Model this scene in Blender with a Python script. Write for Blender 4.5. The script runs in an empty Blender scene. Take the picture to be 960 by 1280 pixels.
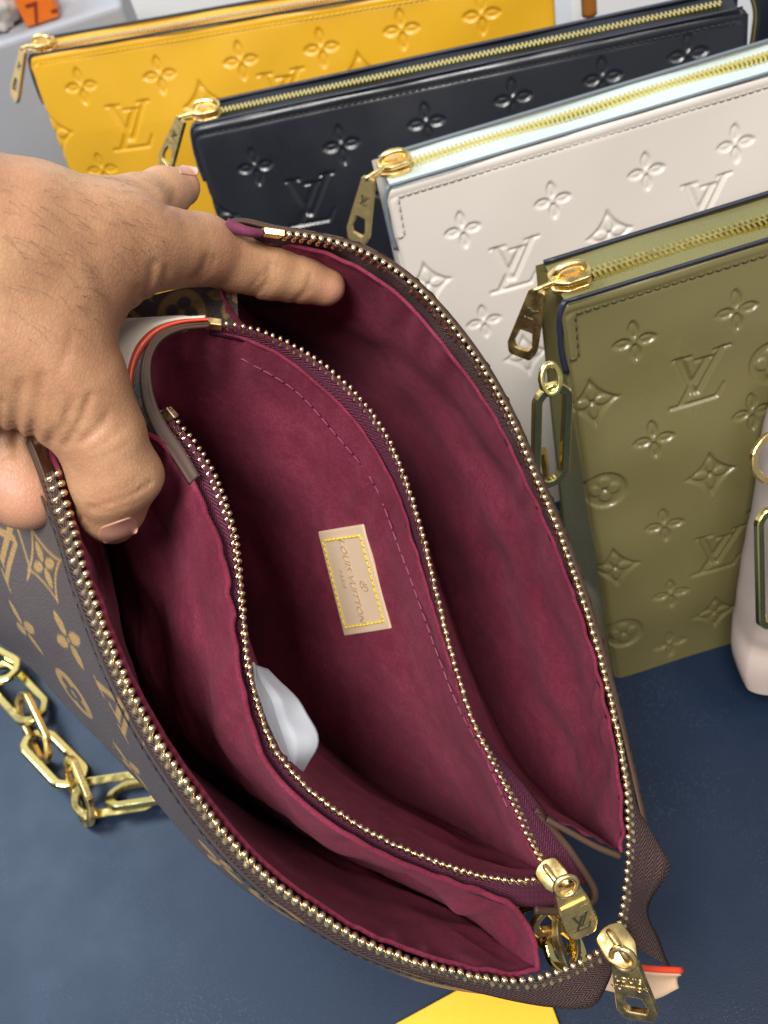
import bpy, math, random
import numpy as np
from mathutils import Matrix, Vector
from mathutils.bvhtree import BVHTree

random.seed(7); RNG = np.random.default_rng(7)
sc = bpy.context.scene
COL = sc.collection
# ------------------------------------------------------------------ camera
PITCH, ROLL, CAMH, F = math.radians(50), math.radians(18), 0.43, 1150.0   # F: focal length in photo pixels (960 x 1280)
G = np.array([math.cos(PITCH)*math.sin(ROLL), math.cos(PITCH)*math.cos(ROLL), math.sin(PITCH)])   # gravity seen by the camera
BK = np.array([0, 0, 1.0]) - G*G[2]; BK /= np.linalg.norm(BK)
RT = np.cross(G, BK)
C2W = np.array([RT, BK, -G])                       # camera (right, down, forward) -> world
CAM = np.array([0, 0, CAMH])
def ray(px, py): return np.array([(px-480)/F, (py-640)/F, 1.0])
def W(px, py, z): return C2W @ (ray(px, py)*z) + CAM          # world point at camera depth z
def on_z(px, py, h=0.0):                                       # world point at height h
    d = C2W @ ray(px, py); return CAM + d*((h-CAMH)/d[2])
def to_px(P):
    c = (np.asarray(P)-CAM) @ C2W
    return np.stack([c[..., 0]/c[..., 2]*F+480, c[..., 1]/c[..., 2]*F+640], -1)
cd = bpy.data.cameras.new('camera'); cam = bpy.data.objects.new('camera', cd); COL.objects.link(cam)
cd.sensor_fit = 'VERTICAL'; cd.sensor_height = 36; cd.sensor_width = 36; cd.lens = F/1280*36
cd.clip_start = 0.01; cd.clip_end = 50
M = Matrix.Identity(4)
for i in range(3):
    M[i][0] = C2W[i, 0]; M[i][1] = -C2W[i, 1]; M[i][2] = -C2W[i, 2]; M[i][3] = CAM[i]
cam.matrix_world = M
cd.dof.use_dof = True; cd.dof.focus_distance = 0.285; cd.dof.aperture_fstop = 17
sc.camera = cam
# ------------------------------------------------------------------ light
w = bpy.data.worlds.new('World'); sc.world = w; w.use_nodes = True
w.node_tree.nodes['Background'].inputs[0].default_value = (0.92, 0.95, 1.0, 1)
w.node_tree.nodes['Background'].inputs[1].default_value = 0.33
def area(name, loc, target, sx, sy, power, col):
    l = bpy.data.lights.new(name, 'AREA'); l.shape = 'RECTANGLE'; l.size = sx; l.size_y = sy; l.energy = power; l.color = col
    o = bpy.data.objects.new(name, l); COL.objects.link(o); o.location = loc
    o.rotation_euler = (Vector(target)-Vector(loc)).to_track_quat('-Z', 'Y').to_euler(); return o
area('overhead_lamp', (-0.28, -0.48, 1.55), (0, 0.2, 0.12), 0.6, 0.5, 36, (1.0, 0.965, 0.92))
area('window_light', (-1.15, 1.0, 1.7), (0, 0.25, 0.1), 0.9, 0.8, 32, (0.66, 0.83, 1.0))
area('overhead_lamp', (0.85, -0.45, 1.75), (0.05, 0.35, 0.1), 0.6, 0.4, 12, (1.0, 0.95, 0.88))  # added fill lamp that brightens the fronts of the standing bags
sc.view_settings.view_transform = 'Standard'; sc.view_settings.look = 'None'
sc.view_settings.exposure = 0.0; sc.view_settings.gamma = 1.0
sc.cycles.max_bounces = 8; sc.cycles.diffuse_bounces = 4

# ------------------------------------------------------------------ helpers
def nrm(v): v = np.asarray(v, float); return v/np.linalg.norm(v)
def empty(name, loc, label, cat, group=None):
    o = bpy.data.objects.new(name, None); COL.objects.link(o); o.location = loc; o.empty_display_size = 0.02
    o['label'] = label; o['category'] = cat
    if group: o['group'] = group
    return o
def root_loc(p): return p.location
def mesh(name, V, Fc, mat, parent=None, smooth=True, uv=None, attr=None, link=True):
    me = bpy.data.meshes.new(name)
    V = np.asarray(V, float)
    me.from_pydata(V.tolist(), [], Fc if isinstance(Fc, list) else Fc.tolist())
    if smooth: me.polygons.foreach_set('use_smooth', [True]*len(me.polygons))
    if uv is not None:
        l = me.uv_layers.new(name='UVMap'); idx = np.empty(len(me.loops), int); me.loops.foreach_get('vertex_index', idx)
        l.data.foreach_set('uv', np.asarray(uv, float)[idx].ravel())
    if attr is not None:
        for k, a in attr.items():
            at = me.attributes.new(k, 'FLOAT', 'POINT'); at.data.foreach_set('value', np.asarray(a, float))
    if mat is not None: me.materials.append(mat)
    me.update()
    o = bpy.data.objects.new(name, me)
    if link: COL.objects.link(o)
    if parent is not None:
        o.parent = parent
        if parent.type == 'EMPTY' and parent.parent is None: o.matrix_parent_inverse = Matrix.Translation(-Vector(parent.location))
    return o
def grid_faces(nr, nc, closed=False):
    r = np.arange(nr-1)[:, None]; c = np.arange(nc if closed else nc-1)[None, :]
    c2 = (c+1) % nc
    return np.stack([r*nc+c, r*nc+c2, (r+1)*nc+c2, (r+1)*nc+c], -1).reshape(-1, 4)
class MB:
    def __init__(s): s.v = []; s.f = []; s.n = 0
    def add(s, V, Fc):
        s.v.append(np.asarray(V, float)); s.f += [[int(i)+s.n for i in f] for f in Fc]; s.n += len(V)
    def box(s, c, ax, ay, az):                       # centre and three half axes
        c, ax, ay, az = map(np.asarray, (c, ax, ay, az))
        V = [c+i*ax+j*ay+k*az for i in (-1, 1) for j in (-1, 1) for k in (-1, 1)]
        s.add(V, [(0, 1, 3, 2), (4, 6, 7, 5), (0, 4, 5, 1), (2, 3, 7, 6), (0, 2, 6, 4), (1, 5, 7, 3)])
    def tube(s, P, r, n=8, closed=False, flat=None, cap=True):
        P = np.asarray(P, float); m = len(P); r = np.broadcast_to(r, (m,))
        T = np.roll(P, -1, 0)-np.roll(P, 1, 0) if closed else np.gradient(P, axis=0)
        T /= np.linalg.norm(T, axis=1)[:, None]+1e-12
        up = np.asarray(flat if flat is not None else (0.13, 0.31, 0.94), float)
        A = np.cross(T, up); A /= np.linalg.norm(A, axis=1)[:, None]+1e-12; B = np.cross(A, T)
        t = np.linspace(0, 2*np.pi, n, endpoint=False)
        V = P[:, None]+r[:, None, None]*(np.cos(t)[None, :, None]*A[:, None]+np.sin(t)[None, :, None]*B[:, None])
        base = [list(f) for f in grid_faces(m+(1 if closed else 0), n, True)]
        base = [[i % (m*n) for i in f] for f in base]
        if not closed and cap: base += [list(range(n))[::-1], list(range((m-1)*n, m*n))]
        s.add(V.reshape(-1, 3), base)
    def out(s, name, mat, parent=None, smooth=True, **k):
        return mesh(name, np.concatenate(s.v), s.f, mat, parent, smooth, **k)
def bevel(o, w=0.0006, seg=2, ang=40):
    m = o.modifiers.new('bevel', 'BEVEL'); m.width = w; m.segments = seg; m.limit_method = 'ANGLE'; m.angle_limit = math.radians(ang)
    return o
def catmull(P, n, closed=False):
    P = np.asarray(P, float); m = len(P)
    if closed: Q = np.vstack([P[-1], P, P[:2]]); segs = m
    else: Q = np.vstack([2*P[0]-P[1], P, 2*P[-1]-P[-2]]); segs = m-1
    out = []
    for i in range(segs):
        t = np.linspace(0, 1, 24, endpoint=False)[:, None]; a, b, c, d = Q[i:i+4]
        out.append(0.5*((2*b)+(-a+c)*t+(2*a-5*b+4*c-d)*t*t+(-a+3*b-3*c+d)*t**3))
    out = np.vstack(out+([out[0][:1]] if closed else [P[-1:]]))
    s = np.r_[0, np.cumsum(np.linalg.norm(np.diff(out, axis=0), axis=1))]
    q = np.linspace(0, s[-1], n+1)[:-1] if closed else np.linspace(0, s[-1], n)
    return np.stack([np.interp(q, s, out[:, k]) for k in range(P.shape[1])], 1)
def length(P): return np.linalg.norm(np.diff(P, axis=0), axis=1).sum()
def fbm(P, scale, seed=0, octs=3):                    # cheap smooth noise from sines
    r = np.random.default_rng(seed); P = np.asarray(P)*scale; out = 0
    for o in range(octs):
        for _ in range(4):
            k = r.normal(size=P.shape[-1])*(1.9**o); out = out+np.sin(P@k+r.uniform(0, 6.28))*0.5**o/2
    return out
def bvh_of(o): me = o.data; return BVHTree.FromPolygons([v.co.copy() for v in me.vertices], [tuple(p.vertices) for p in me.polygons])
def hit(b, px, py):
    d = nrm(C2W@ray(px, py)); h = b.ray_cast(Vector(CAM), Vector(d)); return h
def text_mesh(txt, size, extrude, name, mat, parent, Mx, spacing=1.0):
    cu = bpy.data.curves.new('t', 'FONT'); cu.body = txt; cu.size = size; cu.extrude = extrude; cu.align_x = 'CENTER'; cu.align_y = 'CENTER'
    cu.space_character = spacing; cu.resolution_u = 3
    t = bpy.data.objects.new('t', cu); COL.objects.link(t)
    dg = bpy.context.evaluated_depsgraph_get(); dg.update()
    me = bpy.data.meshes.new_from_object(t.evaluated_get(dg)); bpy.data.objects.remove(t)
    V = np.array([Mx@v.co for v in me.vertices]); Fc = [list(p.vertices) for p in me.polygons]
    return mesh(name, V, Fc, mat, parent, False)
def frame(o, x, z):                                   # matrix with axes x, (z cross x), z
    x = nrm(x); z = np.asarray(z, float); z = nrm(z-x*(z@x)); y = np.cross(z, x)
    m = Matrix.Identity(4)
    for i in range(3): m[i][0] = x[i]; m[i][1] = y[i]; m[i][2] = z[i]; m[i][3] = o[i]
    return m
def app(m, V):
    m = np.array(m); return np.asarray(V)@m[:3, :3].T+m[:3, 3]

# ------------------------------------------------------------------ materials
class N:
    def __init__(s, name):
        s.m = bpy.data.materials.new(name); s.m.use_nodes = True; s.t = s.m.node_tree; s.b = s.t.nodes['Principled BSDF']
    def n(s, typ, **k):
        nd = s.t.nodes.new(typ)
        for a, v in k.items():
            if hasattr(nd, a) and not a.startswith('i_'): setattr(nd, a, v)
        return nd
    def l(s, a, b): s.t.links.new(a, b)
    def noise(s, scale, detail=3, rough=0.55, vec=None, dist=0):
        nd = s.n('ShaderNodeTexNoise'); nd.inputs['Scale'].default_value = scale; nd.inputs['Detail'].default_value = detail
        nd.inputs['Roughness'].default_value = rough; nd.inputs['Distortion'].default_value = dist
        s.l(vec if vec is not None else s.obj(), nd.inputs['Vector']); return nd.outputs['Fac']
    def obj(s):
        if not hasattr(s, '_o'): s._o = s.n('ShaderNodeTexCoord').outputs['Object']
        return s._o
    def uv(s):
        if not hasattr(s, '_u'): s._u = s.n('ShaderNodeTexCoord').outputs['UV']
        return s._u
    def ramp(s, fac, stops):
        nd = s.n('ShaderNodeValToRGB'); e = nd.color_ramp.elements
        while len(e) < len(stops): e.new(0.5)
        for el, (p, c) in zip(e, stops):
            el.position = p; el.color = (*c, 1) if len(c) == 3 else c
        s.l(fac, nd.inputs[0]); return nd.outputs[0]
    def math(s, op, a, b=None):
        nd = s.n('ShaderNodeMath', operation=op)
        for i, x in enumerate((a, b)):
            if x is None: continue
            if isinstance(x, (int, float)): nd.inputs[i].default_value = x
            else: s.l(x, nd.inputs[i])
        return nd.outputs[0]
    def mix(s, fac, a, b):
        nd = s.n('ShaderNodeMix', data_type='RGBA')
        for i, x in ((0, fac), (6, a), (7, b)):
            if isinstance(x, (int, float)): nd.inputs[i].default_value = x
            elif isinstance(x, tuple): nd.inputs[i].default_value = (*x, 1)
            else: s.l(x, nd.inputs[i])
        return nd.outputs[2]
    def bump(s, h, strength, dist=0.001, prev=None):
        nd = s.n('ShaderNodeBump'); nd.inputs['Strength'].default_value = strength; nd.inputs['Distance'].default_value = dist
        s.l(h, nd.inputs['Height'])
        if prev is not None: s.l(prev, nd.inputs['Normal'])
        return nd.outputs[0]
    def set(s, **k):
        for a, v in k.items():
            i = s.b.inputs[a.replace('_', ' ')]
            if isinstance(v, (int, float)): i.default_value = v
            elif isinstance(v, tuple): i.default_value = (*v, 1) if len(v) == 3 and i.type == 'RGBA' else v
            else: s.l(v, i)
        return s.m
def mat_leather(name, col, rough, dark=0.8, spec=0.5, coat=0.0):
    k = N(name); big = k.noise(14, 3); fine = k.noise(900, 4)
    c = k.mix(k.ramp(big, [(0.3, (0, 0, 0)), (0.7, (1, 1, 1))]), tuple(x*dark for x in col), col)
    r = k.ramp(k.noise(45, 4), [(0.3, (rough*0.85,)*3), (0.75, (min(1, rough*1.2),)*3)])
    return k.set(Base_Color=c, Roughness=r, Normal=k.bump(fine, 0.12, 0.0004), Specular_IOR_Level=spec, Coat_Weight=coat, Coat_Roughness=0.3)
def mat_plain(name, col, rough, metal=0.0, **kw):
    k = N(name); f = k.noise(300, 3)
    r = k.ramp(f, [(0.35, (rough*0.8,)*3), (0.7, (rough*1.25,)*3)])
    return k.set(Base_Color=col, Roughness=r, Metallic=metal, **kw)
def mat_lining():
    k = N('burgundy_microfibre'); big = k.noise(28, 4, 0.6, dist=0.6); mid = k.noise(170, 5, 0.65, dist=0.4); fine = k.noise(900, 4, 0.75); nap = k.noise(2600, 2, 0.7)
    s = k.math('ADD', k.math('MULTIPLY', big, 0.34), k.math('ADD', k.math('MULTIPLY', mid, 0.20), k.math('ADD', k.math('MULTIPLY', fine, 0.30), k.math('MULTIPLY', nap, 0.16))))
    c = k.ramp(s, [(0.38, (0.105, 0.011, 0.025)), (0.50, (0.172, 0.021, 0.045)), (0.60, (0.250, 0.039, 0.075))])
    b = k.bump(mid, 0.30, 0.0010); b = k.bump(fine, 0.5, 0.0005, b); b = k.bump(nap, 0.4, 0.0003, b)
    return k.set(Base_Color=c, Roughness=1.0, Normal=b, Sheen_Weight=0.10, Sheen_Roughness=0.6, Sheen_Tint=(0.8, 0.35, 0.45), Specular_IOR_Level=0.08)
def mat_canvas():
    k = N('brown_monogram_canvas'); a = k.n('ShaderNodeAttribute', attribute_name='print').outputs['Fac']
    wear = k.noise(260, 4); big = k.noise(30, 2); cell = k.n('ShaderNodeTexVoronoi'); cell.inputs['Scale'].default_value = 1150; k.l(k.obj(), cell.inputs['Vector'])
    base = k.mix(big, (0.080, 0.063, 0.060), (0.110, 0.088, 0.083))  # brown lifted towards grey-lilac: glare on the canvas put into its colour
    gold = k.mix(wear, (0.32, 0.19, 0.065), (0.45, 0.29, 0.12))
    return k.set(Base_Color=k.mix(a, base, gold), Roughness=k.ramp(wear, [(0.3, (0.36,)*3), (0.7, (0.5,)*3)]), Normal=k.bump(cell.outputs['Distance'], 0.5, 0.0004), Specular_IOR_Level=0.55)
def mat_tape(name, c1, c2, p=0.0042, freq=4200):
    k = N(name); sp = k.n('ShaderNodeSeparateXYZ'); k.l(k.uv(), sp.inputs[0]); u, v = sp.outputs[0], sp.outputs[1]
    z = k.math('MULTIPLY', k.math('ABSOLUTE', k.math('SUBTRACT', k.math('FRACT', k.math('DIVIDE', v, p)), 0.5)), p*1.7)
    st = k.math('ADD', k.math('MULTIPLY', k.math('SINE', k.math('MULTIPLY', k.math('ADD', u, z), freq)), 0.5), 0.5)
    n = k.noise(1400, 3)
    return k.set(Base_Color=k.mix(k.math('MULTIPLY', st, k.math('ADD', n, 0.35)), c1, c2), Roughness=0.8, Normal=k.bump(st, 0.6, 0.0004), Specular_IOR_Level=0.25)
def mat_gold(name, col, rough):
    k = N(name); n = k.noise(220, 4); n2 = k.noise(60, 2)
    return k.set(Base_Color=k.mix(n2, tuple(x*0.9 for x in col), col), Metallic=1.0, Roughness=k.ramp(n, [(0.35, (rough*0.7,)*3), (0.72, (rough*1.8,)*3)]), Normal=k.bump(n, 0.10, 0.0005))
def mat_skin():
    k = N('skin'); a = k.n('ShaderNodeAttribute', attribute_name='pink').outputs['Fac']; cr = k.n('ShaderNodeAttribute', attribute_name='crease').outputs['Fac']
    big = k.noise(30, 3, dist=0.4); mid = k.noise(210, 4, 0.6, dist=0.5); blot = k.noise(75, 4, 0.6); fine = k.noise(1500, 3, 0.65)
    st = k.n('ShaderNodeMapping'); st.inputs['Scale'].default_value = (1.0, 0.55, 0.8); st.inputs['Rotation'].default_value = (0.3, 0.4, 0.5); k.l(k.obj(), st.inputs['Vector'])
    vo = k.n('ShaderNodeTexVoronoi', feature='DISTANCE_TO_EDGE'); vo.inputs['Scale'].default_value = 900; k.l(st.outputs[0], vo.inputs['Vector'])
    cell = k.math('MINIMUM', vo.outputs['Distance'], 0.18)
    c = k.mix(k.ramp(big, [(0.32, (0, 0, 0)), (0.68, (1, 1, 1))]), (0.34, 0.166, 0.082), (0.53, 0.298, 0.160))
    c = k.mix(k.math('MULTIPLY', k.ramp(blot, [(0.45, (0, 0, 0)), (0.75, (1, 1, 1))]), 0.45), c, (0.42, 0.175, 0.105))
    c = k.mix(k.math('MULTIPLY', k.ramp(mid, [(0.5, (0, 0, 0)), (0.8, (1, 1, 1))]), 0.35), c, (0.22, 0.10, 0.052))
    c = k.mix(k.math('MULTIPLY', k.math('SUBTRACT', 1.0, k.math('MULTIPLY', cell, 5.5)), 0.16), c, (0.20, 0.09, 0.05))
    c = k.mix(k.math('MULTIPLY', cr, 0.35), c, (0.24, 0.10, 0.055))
    c = k.mix(a, c, (0.52, 0.225, 0.16))
    b = k.bump(mid, 0.10, 0.0010); b = k.bump(cell, 0.35, 0.0006, b); b = k.bump(fine, 0.18, 0.0003, b)
    return k.set(Base_Color=c, Roughness=k.ramp(mid, [(0.3, (0.40,)*3), (0.7, (0.56,)*3)]), Normal=b, Subsurface_Weight=0.10, Subsurface_Radius=(0.005, 0.002, 0.001), Subsurface_Scale=0.5, Specular_IOR_Level=0.5)
def mat_table():
    k = N('slate_blue_table'); big = k.noise(7, 4, dist=0.5); mid = k.noise(35, 4)
    vo = k.n('ShaderNodeTexVoronoi'); vo.inputs['Scale'].default_value = 420; vo.inputs['Randomness'].default_value = 1; k.l(k.obj(), vo.inputs['Vector'])
    vo2 = k.n('ShaderNodeTexVoronoi'); vo2.inputs['Scale'].default_value = 800; k.l(k.obj(), vo2.inputs['Vector'])
    sel = k.ramp(k.noise(30, 2), [(0.5, (0, 0, 0)), (0.66, (1, 1, 1))])
    dust = k.math('MULTIPLY', k.math('LESS_THAN', vo.outputs['Distance'], 0.10), sel)
    dust2 = k.math('MULTIPLY', k.math('LESS_THAN', vo2.outputs['Distance'], 0.20), k.ramp(k.noise(16, 3), [(0.45, (0, 0, 0)), (0.7, (1, 1, 1))]))
    c = k.mix(big, (0.0050, 0.0130, 0.033), (0.0064, 0.0162, 0.040))
    c = k.mix(k.math('MULTIPLY', dust, 0.14), c, (0.35, 0.42, 0.5)); c = k.mix(k.math('MULTIPLY', dust2, 0.16), c, (0.35, 0.42, 0.5))
    wv = k.n('ShaderNodeMapping'); wv.inputs['Scale'].default_value = (3, 90, 1); wv.inputs['Rotation'].default_value = (0, 0, 0.5); k.l(k.obj(), wv.inputs['Vector'])
    scr = k.ramp(k.noise(6, 2, vec=wv.outputs[0]), [(0.74, (0, 0, 0)), (0.78, (1, 1, 1))])
    c = k.mix(k.math('MULTIPLY', scr, 0.06), c, (0.4, 0.45, 0.5))
    r = k.ramp(mid, [(0.3, (0.37,)*3), (0.7, (0.44,)*3)])
    return k.set(Base_Color=c, Roughness=r, Normal=k.bump(k.noise(1500, 3), 0.22, 0.0004), Specular_IOR_Level=0.34)
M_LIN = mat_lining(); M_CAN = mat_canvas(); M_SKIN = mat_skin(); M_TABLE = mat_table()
M_TAPE_R = mat_tape('burgundy_herringbone_tape', (0.030, 0.005, 0.014), (0.17, 0.035, 0.075))
M_TAPE_B = mat_tape('brown_herringbone_tape', (0.006, 0.0035, 0.0035), (0.12, 0.070, 0.065))
M_GOLD = mat_gold('polished_gold', (0.97, 0.71, 0.30), 0.27)
M_PALE = mat_gold('pale_gold_teeth', (0.88, 0.70, 0.43), 0.25)
M_GOLDY = mat_gold('yellow_gold_chain', (0.92, 0.78, 0.30), 0.14)
M_BROWN = mat_leather('brown_leather_edge', (0.075, 0.040, 0.026), 0.55, 0.8, 0.3)
M_VACH = mat_leather('natural_tan_leather', (0.76, 0.58, 0.40), 0.5, 0.95)
M_VACHL = mat_leather('embossed_tan_leather', (0.50, 0.34, 0.20), 0.4, 0.95)
M_TAB = mat_leather('worn_tan_leather', (0.56, 0.38, 0.25), 0.5, 0.9)
M_CREAM = mat_leather('cream_leather', (0.70, 0.62, 0.52), 0.55, 0.92)
M_RED = mat_plain('red_edge_paint', (0.62, 0.055, 0.02), 0.35)
M_STY = mat_plain('yellow_thread', (0.78, 0.62, 0.05), 0.6)
M_STR = mat_plain('burgundy_thread', (0.24, 0.045, 0.09), 0.7)
M_STD = mat_plain('dark_thread', (0.02, 0.015, 0.015), 0.7)
M_EDGE = mat_plain('dark_blue_edge_paint', (0.012, 0.015, 0.030), 0.45)
M_EDGEW = mat_plain('slate_edge_paint', (0.13, 0.15, 0.17), 0.45)
M_DARK = mat_plain('black_enamel', (0.03, 0.028, 0.015), 0.25)

# ------------------------------------------------------------------ monogram shapes (2-D signed distances, size 1)
def sd_lens(x, y, cx, cy, l, wd, ang):
    c, s = math.cos(ang), math.sin(ang); a = (x-cx)*c+(y-cy)*s; b = -(x-cx)*s+(y-cy)*c
    R = (l*l+wd*wd)/(2*wd); o = R-wd
    return np.maximum(np.hypot(a, b-o)-R, np.hypot(a, b+o)-R)
def sd_flower(x, y, reach=0.5, wd=0.115):
    d = 9.0
    for k in range(4):
        a = k*math.pi/2; m = reach*0.54
        d = np.minimum(d, sd_lens(x, y, m*math.cos(a), m*math.sin(a), reach*0.46, wd, a))
    return d
def sd_diamond(x, y, h=0.62):
    ax, ay = np.abs(x), np.abs(y); k = 1.0; R = math.hypot(k-h, k)
    return np.maximum(R-np.hypot(ax-k, ay-k), (ax+ay-h)*0.7)
def sd_seg(x, y, a, b, wa, wb=None):
    wb = wa if wb is None else wb
    a = np.asarray(a, float); b = np.asarray(b, float); d = b-a
    t = np.clip(((x-a[0])*d[0]+(y-a[1])*d[1])/(d@d), 0, 1)
    return np.hypot(x-a[0]-t*d[0], y-a[1]-t*d[1])-(wa+t*(wb-wa))
def _lv(p):                                            # traced letter anchors -> unit square, upright
    x, y = (p[0]-612)/350, -(p[1]-480)/350; a = -math.radians(17); return (x*math.cos(a)-y*math.sin(a), x*math.sin(a)+y*math.cos(a))
LVS = [((500, 390), (612, 560), 21, 15), ((706, 318), (632, 560), 14, 12), ((460, 388), (548, 364), 6, 6), ((665, 327), (745, 300), 6, 6),
       ((640, 380), (560, 625), 16, 16), ((578, 387), (664, 364), 6, 6), ((502, 655), (742, 582), 8, 8), ((740, 583), (764, 508), 9, 4)]
def sd_lv(x, y):
    d = 9.0
    for a, b, wa, wb in LVS: d = np.minimum(d, sd_seg(x, y, _lv(a), _lv(b), wa/350, wb/350))
    return d
def sst(d, e): t = np.clip(0.5-d/(2*e), 0, 1); return t*t*(3-2*t)
MSIZE = {'f': 0.0175, 'd': 0.0185, 'c': 0.0185, 'l': 0.0275}
def relief(U, V, motifs, scale, e=0.00045):            # pressed-in pattern, 0 .. -1
    H = np.zeros_like(U)
    for kind, cu, cv in motifs:
        s = MSIZE[kind]*scale; x = (U-cu)/s; y = (V-cv)/s; m = (np.abs(x) < 0.9) & (np.abs(y) < 0.9)
        if not m.any(): continue
        x, y = x[m], y[m]; ee = e/s; r2 = np.hypot(x, y)
        if kind == 'f':
            d = sd_flower(x, y); h = -sst(d, ee)*(1-0.45*sst(d+0.06, 0.05)); h = np.maximum(h, -1+1.4*sst(r2-0.07, ee))
            h = np.where(r2 < 0.12, np.maximum(h, -0.9+0.9*sst(r2-0.065, ee)), h)
        elif kind == 'd':
            h = -sst(sd_diamond(x, y), ee)*0.95; f = sst(sd_flower(x, y, 0.42, 0.10), ee); h = h+0.75*f-0.5*sst(r2-0.06, ee)
        elif kind == 'c':
            d = r2-0.5; q = np.minimum.reduce([np.hypot(x-0.2*a, y-0.2*b)-0.145 for a, b in ((1, 0), (-1, 0), (0, 1), (0, -1))])
            h = -sst(d, ee)*0.95+0.75*sst(q, ee)-0.6*sst(r2-0.055, ee)
        else: h = -sst(sd_lv(x, y), ee)
        H[m] = np.minimum(H[m], h)
    return H
def printed(U, V, motifs, e=0.0003):                   # printed pattern, 0 .. 1
    H = np.zeros_like(U)
    for kind, cu, cv, s, rot, st in motifs:
        c, sn = math.cos(rot), math.sin(rot); X = (U-cu)/st; Y = V-cv
        x = (X*c+Y*sn)/s; y = (-X*sn+Y*c)/s; m = (np.abs(x) < 0.9) & (np.abs(y) < 0.9)
        if not m.any(): continue
        x, y = x[m], y[m]; ee = e/s; r2 = np.hypot(x, y)
        if kind == 'f': h = np.maximum(sst(sd_flower(x, y), ee)-sst(r2-0.09, ee), sst(r2-0.045, ee))
        elif kind == 'd':
            d = sd_diamond(x, y); h = np.maximum(sst(np.abs(d+0.03)-0.025, ee), sst(sd_flower(x, y, 0.36, 0.085), ee)-sst(r2-0.05, ee))
        elif kind == 'c':
            q = np.minimum.reduce([np.hypot(x-0.2*a, y-0.2*b)-0.145 for a, b in ((1, 0), (-1, 0), (0, 1), (0, -1))])
            h = np.clip(sst(r2-0.5, ee)-sst(q, ee)+sst(r2-0.06, ee), 0, 1)
        else: h = sst(sd_lv(x, y), ee)
        H[m] = np.maximum(H[m], h)
    return H

# ------------------------------------------------------------------ setting
tb = MB(); tb.box((0.1, 0.25, -0.02), (0.9, 0, 0), (0, 0.72, 0), (0, 0, 0.02))
t = bevel(tb.out('table_top', M_TABLE, None, False), 0.003); t['kind'] = 'structure'
M_WALL = mat_plain('white_painted_board', (0.80, 0.81, 0.82), 0.6)
wb = MB(); wb.box((0.1, 0.93, 0.3), (0.95, 0, 0), (0, 0.02, 0), (0, 0, 0.4))
t = wb.out('wall', M_WALL, None, False); t['kind'] = 'structure'

# ------------------------------------------------------------------ hardware builders (shared shapes)
def ring_plate(outer, inner, th):                      # flat plate with a hole; outlines with equal point counts
    n = len(outer); o3 = np.c_[outer, np.full(n, th/2)]; i3 = np.c_[inner, np.full(n, th/2)]
    V = np.vstack([o3, i3, o3*[1, 1, -1], i3*[1, 1, -1]]); Fc = []
    for k in range(n):
        j = (k+1) % n
        Fc += [(k, j, n+j, n+k), (2*n+j, 2*n+k, 3*n+k, 3*n+j), (k, 2*n+k, 2*n+j, j), (n+j, 3*n+j, 3*n+k, n+k)]
    return V, Fc
def rounded_poly(P, r, seg=3):
    P = np.asarray(P, float); n = len(P); out = []
    for i in range(n):
        a, b, c = P[i-1], P[i], P[(i+1) % n]; u = nrm(a-b)*r; v = nrm(c-b)*r
        for t in np.linspace(0, 1, seg+1): out.append((1-t)**2*(b+u)+2*t*(1-t)*b+t*t*(b+v))
    return np.array(out)
def pull_mesh(name, length_, wa, wb_, th, mx, mat, parent, hole=True):   # trapezoid tag hanging along -y
    L = length_
    out = rounded_poly([(-wa/2, 0), (-wb_/2, -L*0.85), (-wb_/2*0.72, -L), (wb_/2*0.72, -L), (wb_/2, -L*0.85), (wa/2, 0)], 0.0012)
    inn = rounded_poly([(-wb_*0.20, -L*0.60), (-wb_*0.30, -L*0.80), (-wb_*0.22, -L*0.87), (wb_*0.22, -L*0.87), (wb_*0.30, -L*0.80), (wb_*0.20, -L*0.60)], 0.0007)
    V, Fc = ring_plate(out, inn, th)
    o = mesh(name, app(mx, V), Fc, mat, parent, False); bevel(o, 0.0004, 2)
    return o
def slider_mesh(name, mx, s, mat, parent):             # slider body: shield plate, bridge and post; pull side along -y
    b = MB()
    out = rounded_poly([(-0.0042, 0.004), (-0.0046, -0.002), (-0.0022, -0.006), (0.0022, -0.006), (0.0046, -0.002), (0.0042, 0.004), (0.0014, 0.0052), (-0.0014, 0.0052)], 0.001)*s
    for z in (0.0013, -0.0013):
        n = len(out); V = np.vstack([np.c_[out, np.full(n, (z+0.0007)*s)], np.c_[out, np.full(n, (z-0.0007)*s)]])
        b.add(app(mx, V), [list(range(n)), list(range(n, 2*n))[::-1]]+[[(k+1) % n, k, n+k, n+(k+1) % n] for k in range(n)])
    b.add(app(mx, np.array([(x*0.0012*s, (y*0.0012+0.003)*s, z*0.0014*s) for x in (-1, 1) for y in (-1, 1) for z in (-1, 1)])), [(0, 1, 3, 2), (4, 6, 7, 5), (0, 4, 5, 1), (2, 3, 7, 6), (0, 2, 6, 4), (1, 5, 7, 3)])
    P = np.array([(0, 0.0035, 0.0018), (0, 0.003, 0.0034), (0, 0.0, 0.0042), (0, -0.003, 0.0038), (0, -0.0045, 0.0018)])*s
    b.tube(app(mx, catmull(P, 14)), 0.0011*s, 8)
    return bevel(b.out(name, mat, parent, True), 0.0003, 1)
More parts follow.
